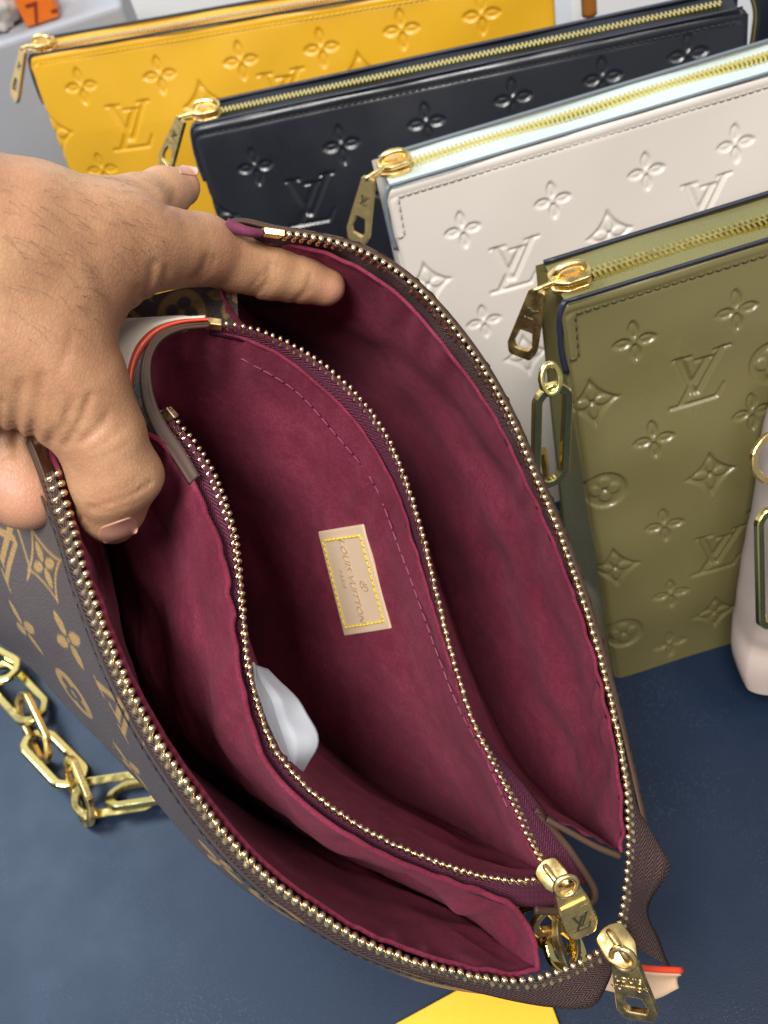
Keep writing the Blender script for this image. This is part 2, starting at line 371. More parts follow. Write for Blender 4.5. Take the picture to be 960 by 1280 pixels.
def link_mesh(name, mx, L, Wd, r, mat, parent, cut=0.32, flatk=0.8):      # elongated octagonal chain link in local xy
    c = Wd*cut
    P = rounded_poly([(-L/2, -Wd/2+c), (-L/2+c, -Wd/2), (L/2-c, -Wd/2), (L/2, -Wd/2+c), (L/2, Wd/2-c), (L/2-c, Wd/2), (-L/2+c, Wd/2), (-L/2, Wd/2-c)], c*0.45, 3)
    n = len(P); T = np.roll(P, -1, 0)-np.roll(P, 1, 0); T /= np.linalg.norm(T, axis=1)[:, None]; A = np.c_[T[:, 1], -T[:, 0]]
    sec = [(-1, 0.72), (-0.74, 1), (0.74, 1), (1, 0.72), (1, -0.72), (0.74, -1), (-0.74, -1), (-1, -0.72)]
    V = np.array([[(*(P[i]+A[i]*r*a), r*flatk*z) for a, z in sec] for i in range(n)]).reshape(-1, 3)
    Fc = [[i % (n*8) for i in f] for f in grid_faces(n+1, 8, True)]
    return mesh(name, app(mx, V), Fc, mat, parent, False)

def lv_mark(name, size, mx, mat, parent, th=0.00015):   # interlaced letters in raised strokes
    b = MB()
    for i, (p, q, wa, wb_) in enumerate(LVS):
        a, c = np.array(_lv(p))*size, np.array(_lv(q))*size; d = nrm(c-a); n = np.array([-d[1], d[0]]); ra, rc_ = wa/350*size, wb_/350*size; z = th*(1+0.1*i)
        V = [(*(a+n*ra), 0), (*(a-n*ra), 0), (*(c-n*rc_), 0), (*(c+n*rc_), 0)]; V = np.array(V+[(x, y, z) for x, y, _ in V])
        b.add(app(mx, V), [(4, 5, 6, 7), (0, 1, 5, 4), (1, 2, 6, 5), (2, 3, 7, 6), (3, 0, 4, 7)])
    return b.out(name, mat, parent, False)
# ------------------------------------------------------------------ background bags
UP = np.array([0, 0, 1.0])
def stand_bag(nm, label, TL, TR, width, h, lean, mat, tape, motifs, scale, stitch_mat, edge_mat, px_pull, gold, res=0.0007, vmin=0.0, thick=(0.026, 0.07), OL=None, zp=0.5):
    T = on_z(*TL, h); R = on_z(*TR, h); X = nrm(R-T); back = np.array([-X[1], X[0], 0])
    if OL is None: O = T-UP*h-back*lean
    else: O = on_z(*OL, 0.0)
    wd = width if width else np.linalg.norm(R-T)
    Zv = nrm(T-O); L = np.linalg.norm(T-O); Nf = nrm(np.cross(X, Zv))
    e = empty(nm, O+X*wd/2+back*thick[1]/2, label, 'handbag', 'embossed handbags standing in a row')
    def puv(px, py):
        d = C2W@ray(px, py); t = ((O-CAM)@Nf)/(d@Nf); P = CAM+d*t-O; return P@X, P@Zv
    ms = [(k, *puv(x, y)) for k, x, y in motifs]
    nu, nv = int(wd/res), int((L-vmin)/res)
    U, V = np.meshgrid(np.linspace(0, wd, nu), np.linspace(vmin, L, nv))
    H = relief(U, V, ms, scale)*0.0013
    soft = fbm(np.stack([U, V], -1), 38, int(scale*100), 2)*0.0010+fbm(np.stack([U, V], -1), 14, int(scale*77), 1)*0.0018*np.clip((L-V)/0.05, 0, 1)+0.004*np.sin(np.clip(V/L, 0, 1)*np.pi)*np.sin(np.clip(U/wd, 0, 1)*np.pi)**0.35
    edge = np.minimum.reduce([U, wd-U, L-V]); roll = -0.0016*np.exp(-(edge/0.0016)**2)
    groove = -0.0005*np.exp(-((L-V-0.0055)/0.0009)**2)
    # rounded top corners
    rc = 0.006; du = np.minimum(U, wd-U); cornering = np.where(du < rc, rc-np.sqrt(np.maximum(rc*rc-(rc-du)**2, 0)), 0)*np.clip((V-(L-0.03))/0.03, 0, 1)
    P = O+X*U[..., None]+Zv*(V-cornering)[..., None]+Nf*(H+soft+roll+groove)[..., None]
    mesh('front_panel', P.reshape(-1, 3), grid_faces(nv, nu), mat, e)
    # back panel, sides, bottom
    TB, BB = back*thick[0], back*thick[1]; D = O+BB; Zb = (T+TB)-D
    nb = 24
    U2, V2 = np.meshgrid(np.linspace(0, wd, 40), np.linspace(0, 1, nb))
    Pb = D+X*U2[..., None]+Zb*V2[..., None]+back*(0.006*np.sin(V2*np.pi)*np.sin(np.clip(U2/wd, 0, 1)*np.pi)**0.4)[..., None]
    mesh('back_panel', Pb.reshape(-1, 3), grid_faces(nb, 40)[:, ::-1], mat, e)
    for side, sx in ((0.0, 1), (wd, -1)):
        rows = []
        for v in np.linspace(0, 1, 16):
            a = O+X*side+Zv*L*v*0.985; b_ = D+X*side+Zb*v*0.985; k = 0.016*(0.35+0.65*v)
            rows.append([a*(1-s)+b_*s+X*sx*(0.0008+k*math.sin(s*math.pi)**1.3) for s in np.linspace(0, 1, 11)])
        mesh('side_gusset', np.array(rows).reshape(-1, 3), grid_faces(16, 11), mat, e)
    mesh('base_panel', [O+UP*0.001, O+X*wd+UP*0.001, D+X*wd+UP*0.001, D+UP*0.001], [[0, 1, 2, 3]], mat, e, False)
    # zip tape across the top
    nt = 120; rows = []; uvs = []
    for s in np.linspace(0, 1, 9):
        u = np.linspace(0.004, wd-0.004, nt); wave = 0.0007*np.sin(u*70+s*2)
        rows.append(T+X*u[:, None]+TB*s-UP*(0.0012+0.0012*math.sin(s*math.pi)+wave)[:, None]); uvs.append(np.c_[u, np.full(nt, s*thick[0])])
    zt = mesh('zip_tape', np.array(rows).reshape(-1, 3), grid_faces(9, nt), tape, e, uv=np.vstack(uvs))
    tee = MB(); mid = T+TB*zp-UP*0.0022; pitch = 0.0022; n = int((wd-0.02)/pitch)
    for i in range(n):
        for sg in (-1, 1):
            u = 0.012+(i+(0.5 if sg > 0 else 0))*pitch
            tee.box(mid+X*u+back*sg*0.0013+UP*0.0006, X*0.00052, back*0.0017, UP*0.0010)
    o = tee.out('zip_teeth', M_PALE if gold is None else gold, zt, False); o['kind'] = 'stuff'
    # painted raw edges
    eb = MB()
    u = np.linspace(0.0035, wd-0.0035, 60)
    eb.tube(T+X*u[:, None]+back*0.0006-UP*0.0001, 0.0008, 6); eb.tube(T+TB+X*u[:, None]+UP*0.0004, 0.0010, 6)
    cl = [T+X*0.0035, T+X*0.0008-Zv*0.004, T-Zv*0.013-X*0.0006, T-Zv*0.022-X*0.0010, T-Zv*0.030-X*0.0004]
    eb.tube(catmull(np.array(cl)+back*0.001, 16), 0.0012, 6)
    eb.out('painted_edge', edge_mat, e)
    # stitching
    st = MB()
    def stitch(a, b):
        L_ = np.linalg.norm(b-a); k = int(L_/0.0034); d = (b-a)/L_
        for i in range(k):
            c = a+d*(i+0.5)*L_/k; st.tube(np.array([c-d*0.0013-Nf*0.0003, c-d*0.0007+Nf*0.0002, c+d*0.0007+Nf*0.0002, c+d*0.0013-Nf*0.0003]), 0.00038, 5)
    off = Nf*0.0004
    stitch(T-Zv*0.0055+X*0.006+off, T-Zv*0.0055+X*(wd-0.006)+off)
    stitch(T-Zv*0.0055+X*0.006+off, T-Zv*0.024+X*0.005+off); stitch(T-Zv*0.024+X*0.001+off, T-Zv*0.024+X*0.005+off)
    st.out('stitching', stitch_mat, e)
    # slider and pull
    sp = mid+X*0.010+UP*0.0022; mxs = frame(sp, back, UP)      # local -y points along -X (towards the left end)
    mxs = frame(sp, -back, UP+Nf*0.15)
    sl = slider_mesh('zip_slider', mxs, 1.45, M_GOLD, e)
    a = T-X*0.004+TB*0.4+UP*0.001
    d = C2W@ray(*px_pull); tip = CAM+d*(((a-X*0.010-CAM)@back)/(d@back))
    ax = nrm(tip-a); ln = np.linalg.norm(tip-a)
    nn = nrm(Nf*0.8-X*0.30+UP*0.9); xx = nrm(np.cross(-ax, nn))
    mxp = frame(a, xx, np.cross(xx, -ax))
    p = pull_mesh('zip_pull', ln, 0.0066, 0.0128, 0.0022, mxp, M_GOLD, sl)
    rg = MB(); q = np.linspace(0, 2*np.pi, 18, endpoint=False); ctr = (a+sp)/2
    rg.tube(ctr+np.cos(q)[:, None]*(a-sp)*0.62+np.sin(q)[:, None]*nn*0.0025, 0.0008, 8, True); rg.out('pull_ring', M_GOLD, sl)
    lv_mark('engraving', 0.0056, mxp@Matrix.Translation((0, -ln*0.33, 0.00112)), M_DARK, sl)
    return dict(e=e, O=O, T=T, X=X, Z=Zv, N=Nf, back=back, w=wd, L=L)

M_YEL = mat_leather('mustard_leather', (0.66, 0.35, 0.014), 0.36, 0.9)
M_BLK = mat_leather('black_leather', (0.013, 0.015, 0.021), 0.30, 0.8, 0.6)
M_WHT = mat_leather('off_white_leather', (0.60, 0.55, 0.50), 0.33, 0.95)
M_OLV = mat_leather('olive_leather', (0.140, 0.120, 0.046), 0.26, 0.9)
M_T_Y = mat_tape('mustard_zip_tape', (0.60, 0.35, 0.04), (0.80, 0.52, 0.10), 0.003, 5200)
M_T_K = mat_tape('black_zip_tape', (0.012, 0.014, 0.020), (0.04, 0.045, 0.055), 0.003, 5200)
M_T_W = mat_tape('mint_white_zip_tape', (0.46, 0.54, 0.51), (0.66, 0.74, 0.71), 0.003, 5200)
M_T_O = mat_tape('olive_zip_tape', (0.13, 0.12, 0.045), (0.26, 0.24, 0.11), 0.003, 5200)
M_ST_Y = mat_plain('bright_yellow_thread', (0.80, 0.50, 0.02), 0.6); M_ST_O = mat_plain('olive_thread', (0.07, 0.055, 0.015), 0.7); M_ST_W = mat_plain('greige_thread', (0.42, 0.36, 0.31), 0.7)
yel = stand_bag('embossed_handbag', 'mustard yellow embossed leather handbag at the back of the row', (32, 70), (690, -42), None, 0.20, 0.045, M_YEL, M_T_Y,
    [('f', 103, 107), ('f', 201, 93), ('f', 302, 75), ('f', 402, 60), ('f', 502, 37), ('f', 602, 18), ('l', 165, 155), ('d', 70, 167), ('f', 130, 210), ('d', 258, 128), ('l', 352, 118), ('d', 452, 95)],
    1.30, M_ST_Y, M_EDGE, (18, 124), M_PALE, 0.0008, thick=(0.022, 0.06))
blk = stand_bag('embossed_handbag', 'black embossed leather handbag between the yellow and the white one', (235, 158), (938, 8), None, 0.20, 0.045, M_BLK, M_T_K,
    [('f', 320, 207), ('f', 427, 180), ('f', 533, 152), ('f', 641, 122), ('f', 753, 97), ('f', 860, 68), ('l', 388, 247), ('d', 272, 272), ('d', 488, 232), ('l', 595, 196), ('d', 700, 172), ('l', 812, 145)],
    1.16, M_STD, M_EDGE, (205, 210), M_GOLDY, 0.0008, thick=(0.021, 0.06), zp=0.55)
wht = stand_bag('embossed_handbag', 'off-white embossed leather handbag with mint white zip tape', (478, 236), (960, 92), 0.30, 0.20, 0.045, M_WHT, M_T_W,
    [('f', 578, 287), ('f', 690, 250), ('f', 807, 214), ('f', 918, 179), ('l', 640, 330), ('d', 760, 290), ('l', 875, 252), ('d', 535, 355), ('f', 604, 400), ('f', 720, 362), ('f', 835, 325), ('d', 655, 440), ('f', 955, 290)],
    1.03, M_ST_W, M_EDGEW, (446, 302), M_GOLDY, 0.0007, zp=0.66)
olv = stand_bag('embossed_handbag', 'olive green embossed leather handbag at the front of the row', (697, 381), (960, 300), 0.28, 0.20, 0.045, M_OLV, M_T_O,
    [('f', 793, 426), ('f', 919, 386), ('l', 870, 470), ('d', 742, 505), ('f', 935, 510), ('f', 814, 545), ('d', 882, 585), ('c', 756, 612), ('f', 826, 650), ('l', 890, 680), ('d', 767, 705), ('f', 834, 735), ('d', 890, 760), ('c', 778, 788), ('f', 836, 803), ('f', 950, 625), ('c', 962, 450), ('f', 940, 715), ('l', 985, 560)],
    1.0, M_ST_O, M_EDGE, (650, 445), M_GOLDY, 0.0006, 0.0, OL=(768, 846))

# ------------------------------------------------------------------ the open brown bag held by the hand
def zr(px, py, c=0.281): return c/(1-0.33*(px-480)/F+0.14*(py-640)/F)     # depth of the tilted mouth plane
DV = C2W@nrm([-0.33, 0.14, 1.0])                                           # direction into the bag
def curve(pts, n, c=0.281):                                                # (px, py[, extra depth]) -> world curve
    P = np.array([W(p[0], p[1], zr(p[0], p[1], c)+(p[2] if len(p) > 2 else 0)) for p in pts]); return catmull(P, n)
ZL = [(67, 588), (76, 618), (88, 660), (105, 720), (130, 790), (158, 855), (190, 915), (222, 965), (262, 1020), (305, 1070), (350, 1110), (400, 1145), (455, 1178), (510, 1200), (560, 1214), (610, 1224), (650, 1228), (685, 1222), (720, 1208), (748, 1193), (764, 1183)]
ZR = [(330, 290), (352, 293), (400, 300), (450, 315), (500, 345), (540, 382), (580, 430), (615, 482), (645, 540), (668, 595), (690, 645), (718, 720), (745, 805), (765, 885), (778, 950), (785, 1010), (786, 1070), (780, 1130), (772, 1172)]
ZC = [(262, 404), (310, 411), (360, 430), (405, 458), (450, 500), (485, 550), (510, 610), (528, 670), (545, 740), (565, 820), (590, 900), (612, 945), (640, 1000), (668, 1062), (684, 1086)]
ZB = [(207, 512), (240, 552), (262, 585), (283, 635), (295, 680), (302, 750), (310, 830), (325, 890), (345, 940), (385, 985), (430, 1020), (485, 1052), (540, 1075), (590, 1092), (640, 1101), (676, 1099)]
CP = 0.287                                                                 # the pocket's mouth sits a little deeper
bag = empty('monogram_handbag', on_z(420, 800, 0.0), 'brown monogram canvas handbag held wide open showing burgundy lining', 'handbag')
def wall(nm, rim, seam, mat, belly=0.0, bdir=None, nr=48, n=150, seed=1, wr=0.0016, prof=1.0, parent=None, uv=False, rows=None):
    s = np.linspace(0, 1, nr)[:, None, None]
    A, B = rim[None], seam[None]
    P = A*(1-s**prof)+B*s**prof
    tt = np.linspace(0, 1, rim.shape[0])[None, :, None]
    if belly: P = P+np.asarray(bdir)*(belly*np.sin(np.pi*np.clip(s, 0, 1))*np.sin(np.pi*tt)**0.6)
    wv = fbm(P, 55, seed, 3)*wr*np.sin(np.pi*np.clip(s[..., 0]*0.98+0.02, 0, 1))*np.clip(np.sin(np.pi*tt[..., 0])*6, 0, 1)
    nrm_ = np.cross(np.gradient(P, axis=1), np.gradient(P, axis=0)); nrm_ /= np.linalg.norm(nrm_, axis=-1)[..., None]+1e-12
    ua = np.r_[0, np.cumsum(np.linalg.norm(np.diff(rim, axis=0), axis=1))][None]; sv = s[..., 0]; te = np.clip(np.sin(np.pi*tt[..., 0])*6, 0, 1)
    puck = 0.0005*np.sin(ua*1150+2*np.sin(ua*260+seed))*np.exp(-sv/0.05)+0.0009*np.sin(ua*330+3*np.sin(ua*90+seed))*np.exp(-((sv-0.10)/0.10)**2)
    ridge = (0.6-np.abs(fbm(P, 75, seed+40, 2)))*0.0015*np.clip((tt[..., 0]-0.62)/0.2, 0, 1)*np.sin(np.pi*sv)
    P = P+nrm_*(wv+(puck+ridge)*te)[..., None]
    kw = {}
    if uv:
        ul = np.r_[0, np.cumsum(np.linalg.norm(np.diff(P[nr//3], axis=0), axis=1))]; vl = np.r_[0, np.cumsum(np.linalg.norm(np.diff(P[:, n//2], axis=0), axis=1))]
        kw['uv'] = np.stack(np.meshgrid(ul, vl), -1).reshape(-1, 2)
    o = mesh(nm, P.reshape(-1, 3), grid_faces(nr, rim.shape[0]), mat, parent or bag, True, **kw)
    return o, P
NW = 160
LAT = C2W@np.array([1.0, 0, 0]); DWN = C2W@np.array([0, 1.0, 0])
SL = [(140, 640, 0.11), (150, 700, 0.115), (165, 780, 0.115), (190, 870, 0.115), (240, 950, 0.115), (320, 1008, 0.11), (400, 1050, 0.10), (500, 1098, 0.085), (600, 1150, 0.05), (652, 1188, 0.022)]
SC = [(222, 545, 0.10), (262, 640, 0.12), (300, 760, 0.13), (375, 890, 0.13), (490, 990, 0.115), (600, 1048, 0.075), (668, 1084, 0.020)]
SR = [(290, 370, 0.09), (340, 410, 0.11), (410, 460, 0.125), (470, 530, 0.13), (520, 620, 0.13), (560, 740, 0.13), (600, 850, 0.125), (650, 950, 0.11), (710, 1015, 0.07), (762, 1055, 0.02)]
# left compartment
RL1 = [(62, 556, 0.008), (74, 590, 0.006), (82, 622, 0.006), (95, 662, 0.005), (113, 720, 0.005), (139, 788, 0.005), (167, 852, 0.005), (199, 911, 0.005), (231, 960, 0.005), (271, 1013, 0.005), (313, 1062, 0.004), (357, 1101, 0.004), (406, 1135, 0.004), (460, 1167, 0.004), (514, 1189, 0.004), (562, 1204, 0.004), (610, 1214, 0.003), (648, 1218, 0.003), (671, 1212, 0.004)]
RL2 = [(105, 580, 0.012), (150, 538, 0.010), (190, 545, 0.004), (215, 568, 0.004), (240, 602, 0.004), (262, 652, 0.004), (279, 702, 0.004), (288, 762, 0.004), (297, 837, 0.004), (312, 898, 0.004), (334, 956, 0.004), (376, 1002, 0.004), (428, 1040, 0.003), (485, 1071, 0.003), (542, 1094, 0.003), (598, 1114, 0.003), (636, 1130, 0.003), (655, 1152, 0.003), (668, 1182, 0.003), (671, 1212, 0.004)]
deep = (np.sin(np.pi*np.linspace(0.12, 0.97, NW))**0.7*0.034)[:, None]*DV[None]
seamL = curve(SL, NW)+deep*0.25-LAT*0.004; seamC = curve(SC, NW, CP)+deep; seamR = curve(SR, NW)+deep*0.1
rl1 = curve(RL1, NW); rl2 = curve(RL2, NW)
wall('lining_panel', rl1, seamL, M_LIN, seed=2, wr=0.0015)
wall('lining_panel', rl2, seamL, M_LIN, seed=3, wr=0.0018, belly=-0.004, bdir=LAT)
# middle pocket
RCi = [(184, 470, 0.003), (188, 442, 0.003), (206, 422, 0.003), (230, 412, 0.003), (262, 411, 0.004), (308, 425, 0.004), (352, 446, 0.004), (393, 477, 0.004), (434, 516, 0.004), (468, 562, 0.004), (495, 615, 0.004), (514, 672, 0.004), (536, 742, 0.004), (560, 821, 0.003), (587, 901, 0.003), (609, 947, 0.003), (637, 1002, 0.003), (665, 1063, 0.0025), (681, 1090, 0.0025)]
RBi = [(184, 470, 0.003), (188, 492, 0.003), (200, 512, 0.003)]+[(p[0]+1, p[1]-1, 0.0022) for p in ZB[1:-1]]+[(681, 1090, 0.0025)]
rc = curve(RCi, NW, CP); rb = curve(RBi, NW, CP)
oC, PC = wall('lining_panel', rc, seamC, M_LIN, seed=4, wr=0.0011, belly=0.006, bdir=LAT)
wall('lining_panel', rb, seamC, M_LIN, seed=5, wr=0.0013)
# right compartment
RR1 = [(290, 330, 0.012), (300, 300, 0.008), (352, 305, 0.006), (398, 314, 0.006), (440, 331, 0.006), (488, 361, 0.006), (526, 398, 0.006), (564, 445, 0.006), (600, 493, 0.006), (632, 547, 0.006), (656, 599, 0.006), (679, 649, 0.006), (709, 722, 0.005), (737, 806, 0.005), (757, 886, 0.005), (770, 950, 0.004), (776, 1010, 0.004), (776, 1064, 0.004)]
RR2 = [(290, 330, 0.012), (276, 372, 0.012), (300, 412, 0.012), (355, 436, 0.012), (400, 464, 0.012), (446, 508, 0.012), (482, 560, 0.012), (506, 614, 0.012), (524, 672, 0.012), (541, 742, 0.012), (561, 822, 0.012), (586, 900, 0.012), (612, 950, 0.012), (645, 1000, 0.010), (690, 1024, 0.006), (735, 1046, 0.004), (776, 1064, 0.004)]
rr1 = curve(RR1, NW); rr2 = curve(RR2, NW)
wall('lining_panel', rr1, seamR, M_LIN, seed=6, wr=0.0019, belly=0.006, bdir=LAT)
wall('lining_panel', rr2, seamR, M_LIN, seed=7, wr=0.0006)
# outer canvas panels: the left one swells outwards below the zip
nE = 430; nEr = 300
zl = curve(ZL[:-3], nE)
EL1 = [(34, 552, 0.006), (47, 585, 0.005), (60, 622, 0.004), (76, 665, 0.004), (94, 725, 0.004), (119, 796, 0.004), (147, 862, 0.004), (180, 923, 0.004), (212, 973, 0.004), (252, 1029, 0.004), (296, 1080, 0.004), (342, 1121, 0.004), (393, 1156, 0.004), (449, 1188, 0.004), (505, 1210, 0.004), (556, 1224, 0.004), (607, 1233, 0.004), (648, 1238, 0.004), (685, 1238, 0.006)]
EL2 = [(-130, 590, 0.072), (-115, 625, 0.074), (-95, 660, 0.075), (-70, 720, 0.08), (-28, 780, 0.085), (22, 820, 0.085), (75, 872, 0.08), (128, 925, 0.07), (175, 970, 0.062), (226, 1022, 0.052), (277, 1074, 0.042), (328, 1117, 0.034), (384, 1155, 0.028), (443, 1189, 0.024), (502, 1212, 0.022), (555, 1228, 0.020), (607, 1238, 0.020), (648, 1244, 0.020), (683, 1245, 0.020)]
EL2 = [(p[0], p[1], p[2]*1.45+0.012) for p in EL2]
e1 = curve(EL1, nE); e2 = curve(EL2, nE); e3 = curve(SL, nE)+DV*0.012-LAT*0.003+(np.sin(np.pi*np.linspace(0.12, 0.97, nE))**0.7*0.034)[:, None]*DV[None]
q = np.linspace(0, 1, nEr)[:, None, None]
out_ = nrm(-LAT+DWN*0.6)
KN = [e1, (e1+e2)/2+out_*0.0035, e2, (e2+e3)/2+DV*0.012+out_*0.004, e3]
KN = [2*KN[0]-KN[1]]+KN+[2*KN[-1]-KN[-2]]; PE = np.empty((nEr, nE, 3)); kq = [0, 0.3, 0.6, 0.82, 1.0001]
for i in range(4):
    m_ = (q[:, 0, 0] >= kq[i]) & (q[:, 0, 0] < kq[i+1]); t_ = ((q[m_]-kq[i])/(kq[i+1]-kq[i])); a_, b_, c_, d_ = (x[None] for x in KN[i:i+4])
    PE[m_] = 0.5*(2*b_+(c_-a_)*t_+(2*a_-5*b_+4*c_-d_)*t_**2+(-a_+3*b_-3*c_+d_)*t_**3)
ul = np.r_[0, np.cumsum(np.linalg.norm(np.diff(PE[nEr//4], axis=0), axis=1))]
vl = np.cumsum(np.r_[np.zeros((1, nE)), np.linalg.norm(np.diff(PE, axis=0), axis=2)], axis=0)
UE = np.broadcast_to(ul[None], vl.shape); VE = vl
nr_ = np.cross(np.gradient(PE, axis=1), np.gradient(PE, axis=0)); nr_ /= np.linalg.norm(nr_, axis=-1)[..., None]
PE = PE+nr_*(fbm(PE, 40, 12, 2)*0.0007*np.clip(q*4, 0, 1)[..., 0])[..., None]
pxE = to_px(PE)
def uv_at(px, py):
    d = np.hypot(pxE[:200, :, 0]-px, pxE[:200, :, 1]-py); i, j = np.unravel_index(d.argmin(), d.shape); return UE[i, j], VE[i, j]
mot = []
for kind, px, py, sz, rot in [('l', 8, 682, 0.032, 0.1), ('d', 54, 706, 0.023, 0), ('f', 31, 785, 0.022, 0), ('f', 85, 800, 0.022, 0), ('c', 92, 868, 0.021, 0), ('l', 150, 886, 0.030, 0.2), ('f', 163, 958, 0.022, 0), ('d', 215, 1024, 0.022, 0), ('f', 275, 1078, 0.022, 0), ('c', 345, 1134, 0.021, 0)]:
    u, v = uv_at(px, py); mot.append((kind, u, v, sz, rot, 1.0))
pr = printed(UE, VE, mot)
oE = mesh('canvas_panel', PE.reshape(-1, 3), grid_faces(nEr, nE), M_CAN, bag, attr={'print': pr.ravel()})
oE['label'] = 'brown canvas panel printed with gold monogram'
# leather binding strip between zip and canvas, with its stitch line
def strip(nm, A, B, mat, parent=None, rows=5, bulge=0.0, uvw=False, seed=0, wr=0.0, attr=None):
    A, B = np.asarray(A), np.asarray(B); t = np.linspace(0, 1, rows)[:, None, None]; P = A[None]*(1-t)+B[None]*t
    nn = np.cross(np.gradient(P, axis=1), np.gradient(P, axis=0)); nn /= np.linalg.norm(nn, axis=-1)[..., None]+1e-12
    P = P+nn*bulge*np.sin(np.pi*t)
    if wr: P = P+nn*(fbm(P, 160, seed, 2)*wr)[..., None]
    ul = np.r_[0, np.cumsum(np.linalg.norm(np.diff(A, axis=0), axis=1))]
    vv = np.linalg.norm(P-P[:1], axis=-1)
    uv = np.stack([np.broadcast_to(ul[None], vv.shape), vv], -1).reshape(-1, 2)
    return mesh(nm, P.reshape(-1, 3), grid_faces(rows, len(A)), mat, parent or bag, True, uv=uv, attr=attr), P
def solid(o, th, off=-1): m = o.modifiers.new('solidify', 'SOLIDIFY'); m.thickness = th; m.offset = off; return o
EB = [(p[0]+5, p[1]-4, 0.001) for p in EL1]
b0 = curve(EB, 220); b1 = curve([(p[0]-1, p[1]+1, 0.0035) for p in EL1], 220)
bs, _ = strip('edge_binding', b0, b1, M_BROWN, bulge=0.0009); solid(bs, 0.0008)
def stitches(nm, P, mat, parent, pitch=0.0034, r=0.00034, lift=None):
    P = np.asarray(P); n = max(4, int(length(P)/pitch)); Q = catmull(P, n*4+1); st = MB()
    for i in range(n):
        a, b, c = Q[i*4], Q[i*4+1], Q[i*4+3]; L_ = lift if lift is not None else -DV*0.0003
        st.tube(np.array([a-L_*0.5, a*0.4+b*0.6+L_, c+L_, c*0.5+Q[min(i*4+4, len(Q)-1)]*0.5-L_*0.6]), r, 5)
    return st.out(nm, mat, parent)
stitches('stitching', curve([(p[0]-6, p[1]+5, 0.0045) for p in EL1], 200), M_STD, bag, 0.0036, 0.0003)
# right outer panel: its edge shows beyond the zip
ER1 = [(262, 285, 0.012), (300, 274, 0.006), (345, 283, 0.005), (400, 292, 0.004), (453, 306, 0.004), (505, 337, 0.004), (546, 375, 0.004), (587, 424, 0.004), (622, 477, 0.004), (652, 536, 0.004), (675, 591, 0.004), (697, 641, 0.004), (726, 716, 0.004), (753, 801, 0.004), (774, 881, 0.004), (790, 948, 0.004), (804, 1010, 0.004), (814, 1058, 0.004)]
er1 = curve(ER1, 220); er2 = curve(SR, 220)+DV*0.012+LAT*0.010+(np.sin(np.pi*np.linspace(0.12, 0.97, 220))**0.7*0.034)[:, None]*DV[None]
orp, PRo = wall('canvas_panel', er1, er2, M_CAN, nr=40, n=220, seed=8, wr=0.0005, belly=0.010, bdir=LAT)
bi, _ = strip('edge_binding', curve([(p[0]-4, p[1]+3, 0.004) for p in ER1], 220), curve([(p[0]+1, p[1]-1, 0.006) for p in ER1], 220), M_BROWN, bulge=0.0006); solid(bi, 0.0008)

# --- zips: tape strips carrying separate teeth
def tooth(nm, L=0.0046, r=0.00105):
    xs = np.array([-0.5, -0.46, -0.36, -0.22, -0.06, 0.08, 0.22, 0.38, 0.47, 0.5])*L; rr = np.array([0.15, 0.65, 1.0, 1.02, 0.72, 0.68, 0.98, 1.0, 0.65, 0.15])*r
    n = 8; t = np.linspace(0, 2*np.pi, n, endpoint=False)
    V = np.array([[(x, a*(abs(math.cos(k))**0.7*math.copysign(1, math.cos(k)))*0.80, a*(abs(math.sin(k))**0.7*math.copysign(1, math.sin(k)))*1.05) for k in t] for x, a in zip(xs, rr)]).reshape(-1, 3)
    Fc = [list(f) for f in grid_faces(len(xs), n, True)]+[list(range(n))[::-1], list(range((len(xs)-1)*n, len(xs)*n))]
    me = bpy.data.meshes.new(nm); me.from_pydata(V.tolist(), [], Fc); me.polygons.foreach_set('use_smooth', [True]*len(me.polygons)); me.materials.append(M_PALE); return me
TOOTH = tooth('zip_tooth', 0.0055, 0.00118); TOOTH_R = tooth('zip_tooth', 0.0046, 0.00100); TOOTH_S = tooth('zip_tooth', 0.0040, 0.00086)
def zip_line(pts, tape_pts, c, pitch, tape_mat, me, individual, tl=0.0, inset=0.28, start=0.0, wr=0.0):
    n = 200; A = curve(pts, n, c); B = curve(tape_pts, n, c)
    tp, P = strip('zip_tape', A, B, tape_mat, rows=7, seed=3, wr=wr); solid(tp, 0.0005)
    k = int((length(A)-start)/pitch); s = np.r_[0, np.cumsum(np.linalg.norm(np.diff(A, axis=0), axis=1))]
    big = MB(); mv = np.array([v.co for v in me.vertices]); mf = [list(p.vertices) for p in me.polygons]
    for i in range(k):
        u = start+(i+0.5)*pitch; p = np.array([np.interp(u, s, A[:, j]) for j in range(3)]); p2 = np.array([np.interp(u+0.0008, s, A[:, j]) for j in range(3)]); b = np.array([np.interp(u, s, B[:, j]) for j in range(3)])
        x = nrm(b-p); y = p2-p
        mx = frame(p+x*0.0006+RNG.normal(size=3)*0.00007, x+RNG.normal(size=3)*0.07, np.cross(x, y))
        if individual:
            o = bpy.data.objects.new('zip_tooth', me); COL.objects.link(o); o.parent = tp; o.matrix_basis = mx
        else: big.add(app(mx, mv), mf)
    if not individual: o = big.out('zip_teeth', M_PALE, tp); o['kind'] = 'stuff'
    return tp, A, B
TLo = [(53, 596, 0.002), (64, 628, 0.002), (77, 667, 0.002), (94, 727, 0.002), (119, 797, 0.002), (147, 862, 0.002), (179, 922, 0.002), (211, 973, 0.002), (252, 1029, 0.002), (296, 1080, 0.002), (342, 1121, 0.002), (394, 1156, 0.002), (450, 1189, 0.002), (506, 1212, 0.003), (557, 1228, 0.004), (608, 1242, 0.004), (652, 1252, 0.004), (692, 1258, 0.004), (738, 1258, 0.004), (758, 1230, 0.004), (768, 1200, 0.002)]
